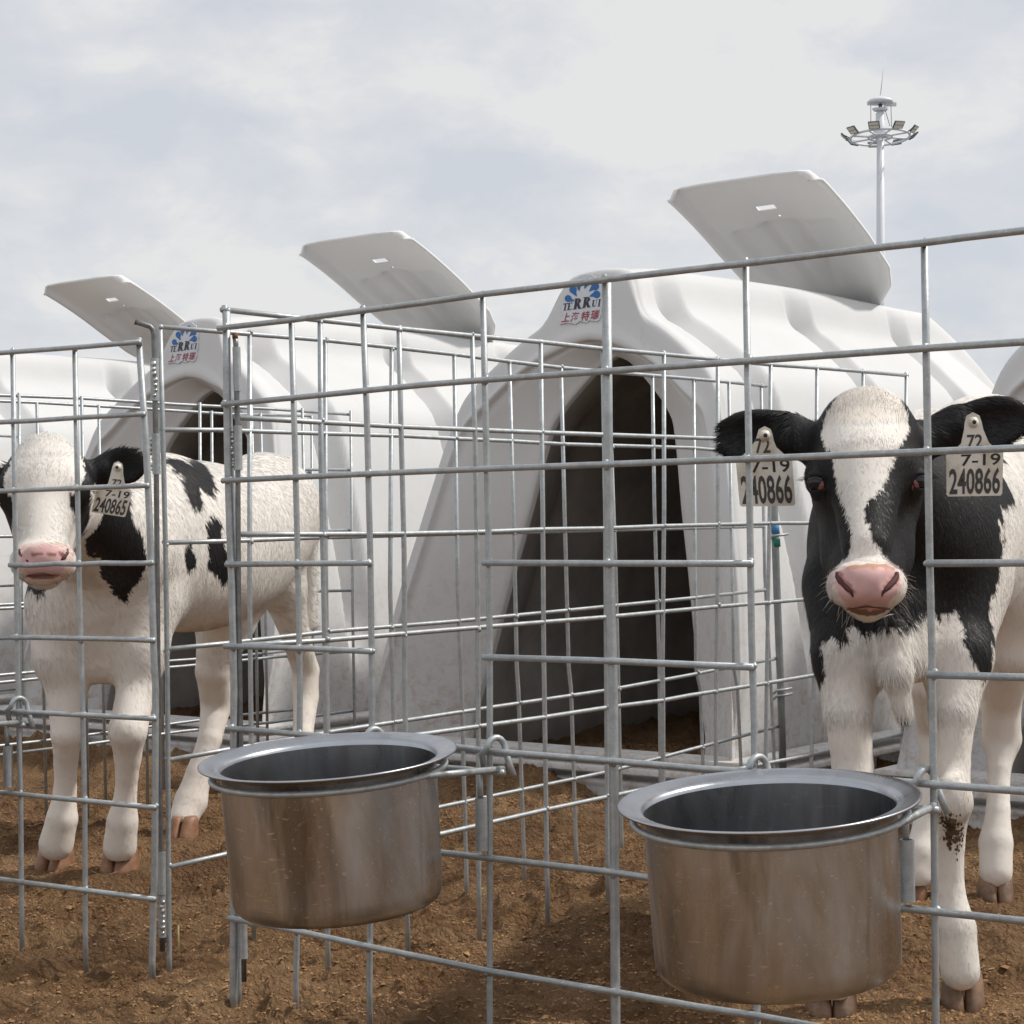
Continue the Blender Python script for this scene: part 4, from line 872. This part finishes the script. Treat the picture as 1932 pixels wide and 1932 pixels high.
calf2 = mk_calf('black-bodied calf with a white blaze, white legs and two ear tags, right of the fence', f, col2, len2, flow2, 200000, sk2, wf2, np.array([.56, 2.85, 0]), .0008)
calf2['label'] = 'black-bodied calf with a white blaze down its face and two ear tags, on the right'
HB, HO = hoofmat('brown_hoof', (.11, .065, .04), (.27, .165, .10)), hoofmat('orange_brown_hoof', (.21, .10, .052), (.36, .185, .105))
for (u, v, w_, vt), m_ in zip([(1568, 1922, 100, 40), (1818, 1910, 84, 42), (1880, 1706, 70, 40), (1722, 1702, 56, 34)], (HB, HB, HB, HO)):
    q = on_ground(u, v); hoof(calf2, q+np.array([.004, .022, .0]), w_*pxm(q[1]), (-.10, -1, 0), .050 if w_ > 75 else .044, m_)
eye(calf2, at(1543, 910, 2.690), 21*pxm(2.67), 1, LIDB); eye(calf2, at(1728, 907, 2.690), 21*pxm(2.67), -1, LIDB)
whiskers(calf2, at(1636, 1108, 2.56), .048, .036, 60, .018)
ear_tag(calf2, 2.760, (1388, 866), (1494, 863), (1396, 956), (1501, 954), (1443, 822), '240866', 30)
ear_tag(calf2, 2.752, (1785, 856), (1893, 852), (1785.6, 937), (1890.6, 935), (1836, 797), '240866', 32)
mud = MB()
for i in range(260):
    a = random.uniform(-.9, .9); vv = 1562+random.gauss(0, 15)+14*a; yy = surfY(f2, 1795+a*26, vv, 2.76); mud.ball(at(1795+a*26, vv, yy)-np.array([.56, 2.85, 0]), random.uniform(.0008, .0032)*(1.2-abs(a)), (1, .8, 1.5), 6, 4, .4)
mud.obj('dried_mud', simple('dark_mud', (.10, .065, .03), .9, 0, .4, 60), calf2)
# ---- white-faced calf
f = Field((-1.42, 3.38, .03), (-.36, 5.24, 1.06), .0062)
BD = np.array([.33, .944, 0]); BL = np.array([.944, -.33, 0]); BX = [BD, BL, EZ]
f.ell(at(362, 1030, 4.46), (.46, .165, .198), .05, BX)
f.ell(at(200, 1100, 4.20), (.17, .150, .185), .06, BX)
f.ell(at(305, 965, 4.28), (.16, .08, .125), .06, BX)
f.ell(at(497, 975, 4.84), (.20, .132, .162), .06, BX)
c((110, 935, 3.76, 74), (215, 1035, 4.10, 112), .06)
c((180, 1160, 4.12, 66), (195, 1238, 4.13, 44), .09)
for P in ([(118, 1150, 4.14, 66), (116, 1240, 4.12, 50), (126, 1305, 4.12, 38), (127, 1385, 4.09, 30), (124, 1440, 4.12, 22), (123, 1490, 4.13, 21), (117, 1545, 4.13, 29), (106, 1592, 4.14, 33)],
          [(262, 1150, 4.16, 72), (262, 1230, 4.13, 52), (257, 1300, 4.11, 36), (241, 1380, 4.06, 36), (241, 1430, 4.08, 25), (238, 1490, 4.10, 20), (231, 1550, 4.11, 29), (226, 1597, 4.12, 32)],
          [(455, 1060, 4.74, 84), (425, 1170, 4.70, 54), (403, 1265, 4.70, 34), (408, 1330, 4.75, 29), (396, 1395, 4.70, 22), (375, 1460, 4.67, 24), (360, 1512, 4.65, 31), (346, 1545, 4.62, 27)],
          [(520, 1020, 4.96, 60), (533, 1110, 4.94, 42), (556, 1195, 4.98, 27), (577, 1265, 5.05, 25), (577, 1315, 5.04, 24), (572, 1385, 4.98, 19), (566, 1450, 4.95, 24), (560, 1500, 4.93, 27)]):
    f.chain(C_(P), .022)
c((545, 880, 4.98, 20), (586, 1010, 5.08, 13), .03); c((586, 1010, 5.08, 13), (588, 1180, 5.06, 10), .02)
c((88, 870, 3.68, 52), (88, 925, 3.67, 76), .04); e(88, 905, 3.66, 80, 66, 60, .04)
e(24, 930, 3.63, 30, 38, 30, .025); e(150, 928, 3.63, 30, 38, 30, .025)
c((86, 930, 3.63, 58), (82, 1020, 3.56, 43), .04); c((88, 985, 3.70, 64), (82, 1070, 3.61, 44), .05)
e(82, 1058, 3.535, 56, 48, 38, .025); e(82, 1052, 3.505, 38, 26, 28, .02); e(82, 1092, 3.545, 34, 32, 13, .012); e(50, 1062, 3.52, 28, 34, 30, .02); e(114, 1062, 3.52, 28, 34, 30, .02)
for s_ in (-1, 1):
    c((82+s_*42, 1036, 3.482, 6), (82+s_*34, 1054, 3.48, 7), .010, True); c((82+s_*34, 1054, 3.48, 6), (82+s_*22, 1062, 3.478, 4), .008, True)
c((48, 1086, 3.505, 3.5), (82, 1083, 3.50, 3.5), .006, True); c((82, 1083, 3.50, 3.5), (116, 1086, 3.505, 3.5), .006, True)
for (u, v), hl_, hh, dg in (((226, 882), 52, 37, 4), ((-52, 886), 56, 37, -4)):
    ax = R2(dg); e(u, v, 3.70, hl_, 12, hh, .012, ax); e(u, v+2, 3.70-12*pxm(3.7), hl_*.82, 13, hh*.72, .012, ax, True)
    s_ = -1 if u < 80 else 1; c((88+s_*66, 900, 3.70, 26), (u-s_*34, v+4, 3.70, 18), .02)
K1 = [([(153,858),(170,866),(178,845),(230,820),(310,820),(310,926),(176,918),(171,930),(171,979),(158,1016),(148,1000),(143,968),(131,955),(133,930),(145,932),(158,905),(160,880)], 3.64),
      ([(36,838),(18,858),(4,880),(-140,820),(-140,930),(-8,925),(0,960),(14,1012),(22,1012),(22,975),(28,950),(8,920),(8,895),(22,872)], 3.64)]
KB = [([(166,930),(166,1047),(184,1052),(190,1083),(210,1110),(224,1128),(241,1132),(246,1112),(259,1096),(275,1070),(277,1047),(267,1008),(248,979),(242,925),(238,890),(180,890)], 4.05),
      ([(20,1080),(24,1110),(40,1122),(58,1112),(68,1122),(84,1112),(86,1075)], 4.0),
      ([(305,864),(330,868),(366,868),(384,876),(398,894),(404,920),(405,941),(393,934),(375,921),(381,950),(376,966),(366,955),(352,938),(344,918),(340,899),(322,884),(305,876)], 4.42),
      ([(391,985),(403,975),(413,984),(418,1000),(419,1024),(425,1045),(431,1062),(433,1086),(422,1103),(412,1090),(402,1080),(393,1063),(396,1045),(391,1025)], 4.5), ([(349,1028),(362,1031),(367,1045),(364,1073),(354,1082),(352,1060)], 4.45)]
nose1 = [(36,1044),(60,1030),(85,1026),(112,1032),(128,1046),(126,1066),(112,1084),(84,1090),(52,1086),(38,1068)]
def hmask1(P): return (P[:, 1] < 3.785) & (P[:, 2] > at(82, 1120, 3.6)[2])
def col1(P, N):
    hm = hmask1(P); C = np.tile(WHT, (len(P), 1))
    bk = np.zeros(len(P), bool)
    for p, Y in K1: bk |= hm & patch(P, p, Y, .0022, 260)
    for p, Y in KB: bk |= (~hm) & patch(P, p, Y, .0034, 190)
    k = (.95+.05*wob(P, 21, 3))[:, None]; C = C*np.clip(k, .8, 1.05)
    low = np.clip((.60-P[:, 2])/.35, 0, 1)*np.clip(.5+.5*wob(P, 11, 1), 0, 1)[:]; C = C*(1-.22*low[:, None])+np.array([.50, .36, .24])*.22*low[:, None]
    C[bk] = BLK*1.1
    pk = hm & patch(P, nose1, 3.49, .0012, 200) & (P[:, 1] < 3.57); C[pk] = PNK*(1.02+.06*wob(P[pk], 60, 1))[:, None]
    bl = hm & ~pk & patch(P, [(34,1030),(60,1020),(110,1020),(138,1036),(140,1090),(110,1100),(50,1100),(30,1070)], 3.49, .002, 150) & (P[:, 1] < 3.6); C[bl] = C[bl]*np.array([1, .80, .76])
    ln_ = pk & patch(P, [(40,1041),(84,1046),(112,1040),(113,1044),(84,1050),(40,1045)], 3.49, .001); C[ln_] = np.array([.30, .13, .08])
    nos = pk & np.logical_or(patch(P, [(34,1034),(46,1034),(54,1052),(62,1062),(54,1068),(42,1056)], 3.48, .0003), patch(P, [(130,1034),(118,1034),(110,1052),(102,1062),(110,1068),(122,1056)], 3.48, .0003)) & (N[:, 1] > -.86); C[nos] = np.array([.28, .10, .10])
    lip = hm & patch(P, [(48,1085),(82,1082),(116,1085),(100,1092),(82,1094),(62,1092)], 3.5, .0004) & (P[:, 1] < 3.57); C[lip] = np.array([.34, .18, .15])
    return C, pk | lip
def flow1(P, N):
    d = np.tile(np.array([.35, .35, -1.]), (len(P), 1)); hm = hmask1(P); q = P-at(88, 940, 3.62)
    up_ = hm & (q[:, 2] > 0); d[up_] = np.stack([q[up_, 0]*8, np.full(up_.sum(), .1), np.full(up_.sum(), .8)], 1)
    dn = hm & (q[:, 2] <= 0); d[dn] = np.stack([q[dn, 0]*5, np.full(dn.sum(), .1), -.7+0*q[dn, 2]], 1)
    rp_ = (~hm) & (P[:, 1] > 4.7); d[rp_] = [.6, .4, -.5]; d[P[:, 2] < .42] = [.04, 0, -1]
    cu = np.stack([wob(P, 12, 0), wob(P, 12, 1)*.5, wob(P, 12, 2)], 1); return d/np.linalg.norm(d, axis=1)[:, None]+cu*.15
def len1(P):
    L = np.full(len(P), .018); hm = hmask1(P); L[hm] = .010; L[hm & (P[:, 2] > at(88, 870, 3.65)[2])] = .018; L[P[:, 2] < .40] = .010; return L
_e1 = (at(158, 934, 3.61), at(14, 938, 3.61))
sk1 = lambda P, N: (col1(P, N)[1] > 0) | (P[:, 2] < .050) | (np.minimum(np.linalg.norm(P-_e1[0], axis=1), np.linalg.norm(P-_e1[1], axis=1)) < .017)
calf1 = mk_calf('white-faced calf with black patches on neck, back and flank, behind the left panel', f, col1, len1, flow1, 140000, sk1, lambda P: np.where(P[:, 1] < 3.8, 2.2, 1.), np.array([-.95, 4.2, 0]), .0011)
for u, v, w_ in [(95, 1644, 74), (218, 1650, 74), (340, 1586, 58), (556, 1540, 56)]:
    q = on_ground(u, v); hoof(calf1, q+np.array([.006, .026, .0]), w_*pxm(q[1]), (-.25, -1, 0), .048, HO)
eye(calf1, at(156, 934, 3.618), 16*pxm(3.6), -1, LIDB); eye(calf1, at(16, 938, 3.618), 16*pxm(3.6), 1, LIDB)
whiskers(calf1, at(82, 1066, 3.53), .052, .034, 40, .016)
ear_tag(calf1, 3.660, (184, 921), (250, 927), (172, 966), (236, 976), (222, 882), '240865', 20)
ear_tag(calf1, 3.668, (-86, 930), (-22, 926), (-74, 974), (-10, 974), (-52, 885), '240865', 20)

NOSD = simple('dark_nostril', (.09, .028, .028), .7, 0, .3, 80); LIPD = simple('dark_lip', (.13, .065, .045), .6, 0, .3, 80)
def skin_line(body, fl, pts, rs, y0, mat, name, lift=.0):
    o = np.array(body.location); P = []
    pts = [tuple(np.array(a)*(1-t)+np.array(b)*t) for a, b in zip(pts[:-1], pts[1:]) for t in (0, .5)]+[pts[-1]]; rr = list(np.interp(np.linspace(0, 1, len(pts)), np.linspace(0, 1, len(rs)), rs))
    ys = [surfY(fl, u, v, y0) for u, v in pts]; ys = list(np.convolve([ys[0]]+ys+[ys[-1]], [.25, .5, .25], 'valid'))
    P = [at(u, v, y+r*.55-lift)-o for (u, v), y, r in zip(pts, ys, rr)]; MB().tube(P, rr, 10).obj(name, mat, body)
for s_ in (-1, 1):
    skin_line(calf2, f2, [(1636+s_*a, v) for a, v in [(57, 1079), (55, 1088), (49, 1098), (39, 1108), (29, 1117), (27, 1126)]], [.0022, .0042, .0050, .0046, .0030, .0012], 2.46, NOSD, 'nostril')
    skin_line(calf1, f, [(82+s_*a, v) for a, v in [(45, 1036), (44, 1044), (38, 1053), (28, 1060)]], [.0020, .0042, .0046, .0020], 3.44, NOSD, 'nostril')
skin_line(calf2, f2, [(1597, 1150), (1612, 1146), (1637, 1143), (1662, 1146), (1680, 1150)], [.0010, .0020, .0022, .0020, .0010], 2.46, LIPD, 'mouth_line')
skin_line(calf1, f, [(48, 1088), (64, 1085), (82, 1083), (102, 1085), (118, 1088)], [.0010, .0022, .0024, .0022, .0010], 3.44, LIPD, 'mouth_line')
# ------------------------------------------------------------------ light mast
YM = 70.; mp_ = YM/FPX
def M_(u, v, dy=0.): return at(u, v, YM+dy)
mb0 = at(1661, 990, YM); mast = empty('light_mast', tuple(mb0*[1, 1, 0]), label='tall white floodlight mast with a ring of lamps and a lightning rod', cat='light mast'); mo = mb0*[1, 1, 0]
MW = simple('white_mast_paint', (.70, .72, .77), .5, 0, .04, 3); LDK = simple('dark_lamp_housing', (.10, .12, .14), .5, .3); LGL = simple('lamp_glass', (.70, .67, .58), .5)
bs = M_(1662, 985); tpz = M_(1661, 203)
MB().tube([mo-mo+[0, 0, -1], bs-mo, M_(1661.5, 600)-mo, tpz-mo], [.24, .22, .165, .125], 20).obj('pole', MW, mast)
MB().tube([M_(1661, 262)-mo, M_(1661, 248)-mo, M_(1661, 240)-mo, M_(1661, 214)-mo], [.13, .26, .17, .165], 20).tube([M_(1661, 209)-mo, M_(1661, 205)-mo], [.24, .30], 20).obj('collar', MW, mast)
c = M_(1661, 193)-mo
MB().lathe([(.0, -.02), (.44, -.03), (.47, .02), (.40, .10), (.22, .16), (.0, .18)], c, 28).obj('rain_cap', MW, mast)
MB().tube([M_(1661, 203)-mo, M_(1661, 196)-mo], .07, 8).obj('pulley', LDK, mast)
MB().tube([M_(1661, 180)-mo, M_(1669, 112)-mo], [.02, .008], 6).obj('lightning_rod', MW, mast)
MB().box(M_(1680, 197)-mo, .42, .1, .13).box(M_(1644, 195)-mo, .3, .1, .13).obj('bracket', MW, mast, smooth=False)
rc = M_(1660.5, 259)-mo; tl = math.radians(5); RR = 1.06
def rp(a, r, dz=0): x, y = r*math.cos(a), r*math.sin(a); return rc+np.array([x, y*math.cos(tl)+dz*math.sin(tl), -y*math.sin(tl)+dz*math.cos(tl)])
MB().tube([rp(a, RR) for a in np.linspace(0, 2*math.pi, 49)], .045, 8, caps=False).tube([rp(a, .42) for a in np.linspace(0, 2*math.pi, 33)], .04, 8, caps=False).obj('lamp_ring', MW, mast)
sp_ = MB()
for k in range(8): a = k*math.pi/4+.2; sp_.tube([rp(a, .1), rp(a, RR)], .035, 6)
sp_.obj('spokes', MW, mast)
for k in range(9):
    a = math.pi/2+k*2*math.pi/9; o_ = np.array([math.cos(a), math.sin(a), 0]); t_ = np.array([-math.sin(a), math.cos(a), 0])
    g = .72*o_-.69*EZ; up_ = np.cross(t_, g); cc = rp(a, RR+.22, .10)
    l_ = MB().box(cc, .40, .05, .30, t_, g, up_).tube([rp(a-.1, RR), cc-t_*.12-up_*.1], .02, 5).tube([rp(a+.1, RR), cc+t_*.12-up_*.1], .02, 5).obj('floodlight', LDK, mast, smooth=False)
    for s_ in (-1, 1): MB().box(cc+g*.03+up_*s_*.07, .34, .01, .115, t_, g, up_).obj('lens', LGL, l_, smooth=False)
for a, b in (((1643, 198), (1643, 240)), ((1681, 199), (1682, 240)), ((1668, 200), (1679, 238))): MB().tube([M_(*a)-mo, M_(*b)-mo], .012, 5).obj('cable', LDK, mast)
# ------------------------------------------------------------------ ground
def lattice(n=256, seed=3): return np.random.default_rng(seed).random((n, n))
LT = [lattice(256, 3+i) for i in range(8)]
def vnoise(x, y, k):
    g = LT[k % 8]; xi = np.floor(x).astype(int); yi = np.floor(y).astype(int); fx = x-xi; fy = y-yi; fx = fx*fx*(3-2*fx); fy = fy*fy*(3-2*fy)
    a = g[xi & 255, yi & 255]; b = g[(xi+1) & 255, yi & 255]; c_ = g[xi & 255, (yi+1) & 255]; d = g[(xi+1) & 255, (yi+1) & 255]
    return (a*(1-fx)+b*fx)*(1-fy)+(c_*(1-fx)+d*fx)*fy-.5
HOOFS = [(*on_ground(u, v)[:2], 0) for u, v in [(1568, 1922), (1818, 1910), (1880, 1706), (1722, 1702), (95, 1644), (218, 1650), (340, 1586), (556, 1540)]]
HUTS = [(FC1, S0), (-2.76, 2.10), (-4.44, 2.18), (.67, 2.15)]
def ground_z(x, y):
    z = .050*vnoise(x*1.1, y*1.1, 0)+.030*vnoise(x*3+9, y*3, 1)+.022*vnoise(x*7, y*7+5, 2)
    wx = x+.03*vnoise(x*9, y*9, 5); wy = y+.03*vnoise(x*9+50, y*9, 6)
    r = 1-np.abs(vnoise(wx*14, wy*14, 3))*2; z += .024*(r**3-.4)
    r2 = 1-np.abs(vnoise(wx*31, wy*31, 4))*2; z += .012*(r2**2-.4)
    z += .010*vnoise(x*55, y*55, 6)+.006*vnoise(x*110, y*110, 7)
    F_ = (x-P0[0])*EF[0]+(y-P0[1])*EF[1]; S_ = (x-P0[0])*ES[0]+(y-P0[1])*ES[1]
    for f, s in HUTS:
        ins = smst(.80, .55, np.abs(F_-f))*smst(s+.05, s+.4, S_)*(1-smst(s+2.6, s+2.8, S_)); z = z+.075*ins
        z = z+.055*np.exp(-((S_-s+.10)/.16)**2)*(.6+2*vnoise(F_*4, S_*3, 2))*smst(1.1, .7, np.abs(F_-f))
    z = z+.035*np.exp(-(((F_-.33)/.22)**2+((S_+.42)/.28)**2))
    for hx, hy, hw_ in HOOFS:
        k = smst(.15, .05, np.hypot(x-hx, y-hy)); z = z*(1-k*.85)+(.018*k-.010*k*smst(.045, .02, np.hypot(x-hx, y-hy)))
    return z-.008
def axis(lo, hi, step, far, gr=1.25):
    a = list(np.arange(lo, hi, step)); d = step; p = lo; L = []
    while p > -far: d *= gr; p -= d; L.append(p)
    d = step; p = a[-1]; Rr = []
    while p < far: d *= gr; p += d; Rr.append(p)
    return np.array(L[::-1]+a+Rr)
gx = axis(-1.75, 1.35, .0075, 400); gy = axis(2.35, 5.6, .0085, 400)
GX, GY = np.meshgrid(gx, gy, indexing='ij'); GZ = ground_z(GX, GY); fade = smst(60, 9, np.hypot(GX, GY)); GZ = GZ*fade
nx_, ny_ = GX.shape; idx = np.arange(nx_*ny_).reshape(nx_, ny_)
FQ = np.stack([idx[:-1, :-1], idx[1:, :-1], idx[1:, 1:], idx[:-1, 1:]], -1).reshape(-1, 4)
g = np_mesh('ground', np.stack([GX, GY, GZ], -1).reshape(-1, 3), FQ, SOIL); setp(g, kind='structure', label='trodden brown soil of the calf pens', cat='ground')
# crumbs and bits of straw
CR = []; CF = []; n0 = 0
ico_v = np.array([(0,0,1),(.89,0,.45),(.28,.85,.45),(-.72,.53,.45),(-.72,-.53,.45),(.28,-.85,.45),(.72,.53,-.45),(-.28,.85,-.45),(-.89,0,-.45),(-.28,-.85,-.45),(.72,-.53,-.45),(0,0,-1)])
ico_f = np.array([(0,1,2),(0,2,3),(0,3,4),(0,4,5),(0,5,1),(1,6,2),(2,7,3),(3,8,4),(4,9,5),(5,10,1),(2,6,7),(3,7,8),(4,8,9),(5,9,10),(1,10,6),(6,11,7),(7,11,8),(8,11,9),(9,11,10),(10,11,6)])
oct_v = np.array([(1,0,0),(-.5,.87,0),(-.5,-.87,0),(.1,.1,.9),(.6,.6,.35),(-.7,.1,.4)]); oct_f = np.array([(0,4,3),(4,1,3),(1,5,3),(5,2,3),(2,0,3),(0,1,4),(1,2,5)])
NCR = 210000; cx_ = RNG.uniform(-1.8, 1.5, NCR); cy_ = 2.4+3.2*RNG.random(NCR)**1.35; cz_ = ground_z(cx_, cy_)
keep = vnoise(cx_*6, cy_*6, 1)+.6*vnoise(cx_*17, cy_*17, 3)+RNG.uniform(-.25, .25, NCR) > -.03; cx_, cy_, cz_ = cx_[keep], cy_[keep], cz_[keep]; NCR = len(cx_)
sz = .0014+.0036*RNG.random(NCR)**2.5+.007*(RNG.random(NCR) > .993)*RNG.random(NCR); an = RNG.uniform(0, 6.28, NCR)
V = oct_v[None]*RNG.uniform(.55, 1.35, (NCR, 6, 1)); ca, sa = np.cos(an)[:, None], np.sin(an)[:, None]
V = np.stack([V[..., 0]*ca-V[..., 1]*sa, V[..., 0]*sa+V[..., 1]*ca, V[..., 2]*.75], -1)*sz[:, None, None]+np.stack([cx_, cy_, cz_-sz*.1], -1)[:, None]
Fi = oct_f[None]+(np.arange(NCR)*6)[:, None, None]
o = np_mesh('soil_crumbs', V.reshape(-1, 3), Fi.reshape(-1, 3), CRUMB, smooth=False); setp(o, kind='stuff', label='loose crumbs and clods of brown soil', cat='soil crumbs')
NST = 1500; sx_ = RNG.uniform(-1.8, 1.5, NST); sy_ = 2.4+3.2*RNG.random(NST)**1.4; sz_ = ground_z(sx_, sy_)
ang = RNG.uniform(0, math.pi, NST); ln = RNG.uniform(.006, .022, NST); wd = RNG.uniform(.0006, .0016, NST); d = np.stack([np.cos(ang)*ln, np.sin(ang)*ln, RNG.normal(.0, .25, NST)*ln], -1)
s2 = np.stack([-np.sin(ang)*wd, np.cos(ang)*wd, 0*wd], -1); b_ = np.stack([sx_, sy_, sz_+.003], -1); u_ = np.array([0, 0, .0012])
V = np.stack([b_-d/2-s2, b_-d/2+s2, b_+d/2+s2, b_+d/2-s2, b_-d/2+u_, b_+d/2+u_], 1); Fi = np.array([(0, 1, 2, 3), (0, 3, 5, 4), (4, 5, 2, 1)])[None]+(np.arange(NST)*6)[:, None, None]
STRAW = simple('dry_straw', (.27, .18, .10), .8, 0, .35, 30)
o = np_mesh('straw_bits', V.reshape(-1, 3), Fi.reshape(-1, 4), STRAW, smooth=False); setp(o, kind='stuff', label='short bits of dry straw and wood shavings on the soil', cat='straw')
q = on_ground(337, 1783); MB().tube([q+np.array([0, 0, -.02]), q+np.array([0, 0, .034])], .0016, 6).obj('straw_stalk', simple('pale_straw', (.55, .42, .2), .7), None, label='single pale straw stalk standing upright in the soil beside the corner pin', cat='straw')
# ------------------------------------------------------------------ sky, sun, camera
w = bpy.data.worlds.new('World'); SC.world = w; w.use_nodes = True; nt = w.node_tree; nt.nodes.clear()
SUN_EL, SUN_AZ = math.radians(50), math.radians(84)      # azimuth from +Y (view direction) clockwise
sky = nd(nt, 'ShaderNodeTexSky', sky_type='NISHITA'); sky.sun_disc = False; sky.sun_elevation = SUN_EL; sky.sun_rotation = SUN_AZ
bg1 = nd(nt, 'ShaderNodeBackground'); bg1.inputs[1].default_value = .12; nt.links.new(sky.outputs[0], bg1.inputs[0])
tc = nd(nt, 'ShaderNodeTexCoord')
mpg = nd(nt, 'ShaderNodeMapping'); mpg.inputs['Scale'].default_value = (1, 1, 1.9); mpg.inputs['Location'].default_value = (.3, .2, .55); nt.links.new(tc.outputs['Generated'], mpg.inputs[0])
def wn(scale, det, rough, dist=0.):
    n = nd(nt, 'ShaderNodeTexNoise'); n.inputs['Scale'].default_value = scale; n.inputs['Detail'].default_value = det; n.inputs['Roughness'].default_value = rough; n.inputs['Distortion'].default_value = dist
    nt.links.new(mpg.outputs[0], n.inputs['Vector']); return n.outputs['Fac']
m1 = nd(nt, 'ShaderNodeMath', operation='MULTIPLY_ADD'); nt.links.new(wn(13, 7, .55, .3), m1.inputs[0]); m1.inputs[1].default_value = .92
m2 = nd(nt, 'ShaderNodeMath', operation='MULTIPLY_ADD'); nt.links.new(wn(42, 6, .6, .6), m2.inputs[0]); m2.inputs[1].default_value = .22; nt.links.new(wn(4.6, 5, .5, .2), m2.inputs[2]); nt.links.new(m2.outputs[0], m1.inputs[2])
def blob(u, v, ru, rv, k, prev):     # a cloud bank standing in a given direction of the sky
    d = ray(u, v); d = d/np.linalg.norm(d); sub = nd(nt, 'ShaderNodeVectorMath', operation='SUBTRACT'); nt.links.new(tc.outputs['Generated'], sub.inputs[0]); sub.inputs[1].default_value = tuple(d)
    sc_ = nd(nt, 'ShaderNodeVectorMath', operation='MULTIPLY'); nt.links.new(sub.outputs[0], sc_.inputs[0]); sc_.inputs[1].default_value = (FPX/ru, FPX/ru, FPX/rv)
    ln_ = nd(nt, 'ShaderNodeVectorMath', operation='LENGTH'); nt.links.new(sc_.outputs[0], ln_.inputs[0])
    r_ = nd(nt, 'ShaderNodeMapRange', interpolation_type='SMOOTHSTEP'); nt.links.new(ln_.outputs['Value'], r_.inputs[0]); r_.inputs[1].default_value = .1; r_.inputs[2].default_value = 1.25; r_.inputs[3].default_value = k; r_.inputs[4].default_value = 0
    a_ = nd(nt, 'ShaderNodeMath', operation='ADD'); nt.links.new(r_.outputs[0], a_.inputs[0]); nt.links.new(prev, a_.inputs[1]); return a_.outputs[0]
off_ = nd(nt, 'ShaderNodeMath', operation='ADD'); nt.links.new(m1.outputs[0], off_.inputs[0]); off_.inputs[1].default_value = -.19; s_ = off_.outputs[0]
for bl in [(1250, 240, 400, 150, .15), (880, 110, 240, 100, .09), (1180, 440, 320, 110, .12), (500, 430, 280, 100, .12), (150, 520, 260, 110, .11), (1480, 180, 180, 90, .07), (1800, 560, 300, 120, .06),
           (250, 260, 330, 110, -.13), (900, 330, 220, 70, -.10), (1560, 90, 330, 110, -.12), (600, 40, 330, 70, -.08), (1850, 330, 200, 120, -.06)]: s_ = blob(*bl, s_)
cl = ramp(nt, s_, [(.66, (.615, .643, .695)), (.79, (.665, .683, .718)), (.90, (.71, .72, .742)), (1., (.785, .778, .77))])
bg2 = nd(nt, 'ShaderNodeBackground'); bg2.inputs[1].default_value = 1.04; nt.links.new(cl, bg2.inputs[0])
mx = nd(nt, 'ShaderNodeMixShader'); mx.inputs[0].default_value = .93; nt.links.new(bg1.outputs[0], mx.inputs[1]); nt.links.new(bg2.outputs[0], mx.inputs[2])
wo = nd(nt, 'ShaderNodeOutputWorld'); nt.links.new(mx.outputs[0], wo.inputs[0])
sl_ = bpy.data.lights.new('sun', 'SUN'); sl_.energy = 2.95; sl_.angle = math.radians(4.0); sl_.color = (1, .955, .89)
so = bpy.data.objects.new('sun', sl_); COL.objects.link(so)
sd = Vector((math.sin(SUN_AZ)*math.cos(SUN_EL), math.cos(SUN_AZ)*math.cos(SUN_EL), math.sin(SUN_EL))); so.rotation_euler = sd.to_track_quat('Z', 'Y').to_euler(); so.location = (6, 4, 8)
cam = bpy.data.cameras.new('camera'); co = bpy.data.objects.new('camera', cam); COL.objects.link(co)
cam.sensor_width = 36; cam.lens = 36*FPX/1932; cam.clip_end = 2000; cam.clip_start = .05
M4 = Matrix(((RT[0], UP[0], -FW[0], CP[0]), (RT[1], UP[1], -FW[1], CP[1]), (RT[2], UP[2], -FW[2], CP[2]), (0, 0, 0, 1))); co.matrix_world = M4
SC.camera = co
SC.view_settings.view_transform = 'Standard'; SC.view_settings.look = 'None'; SC.view_settings.exposure = 0; SC.view_settings.gamma = 1
SC.render.resolution_x = SC.render.resolution_y = 1024
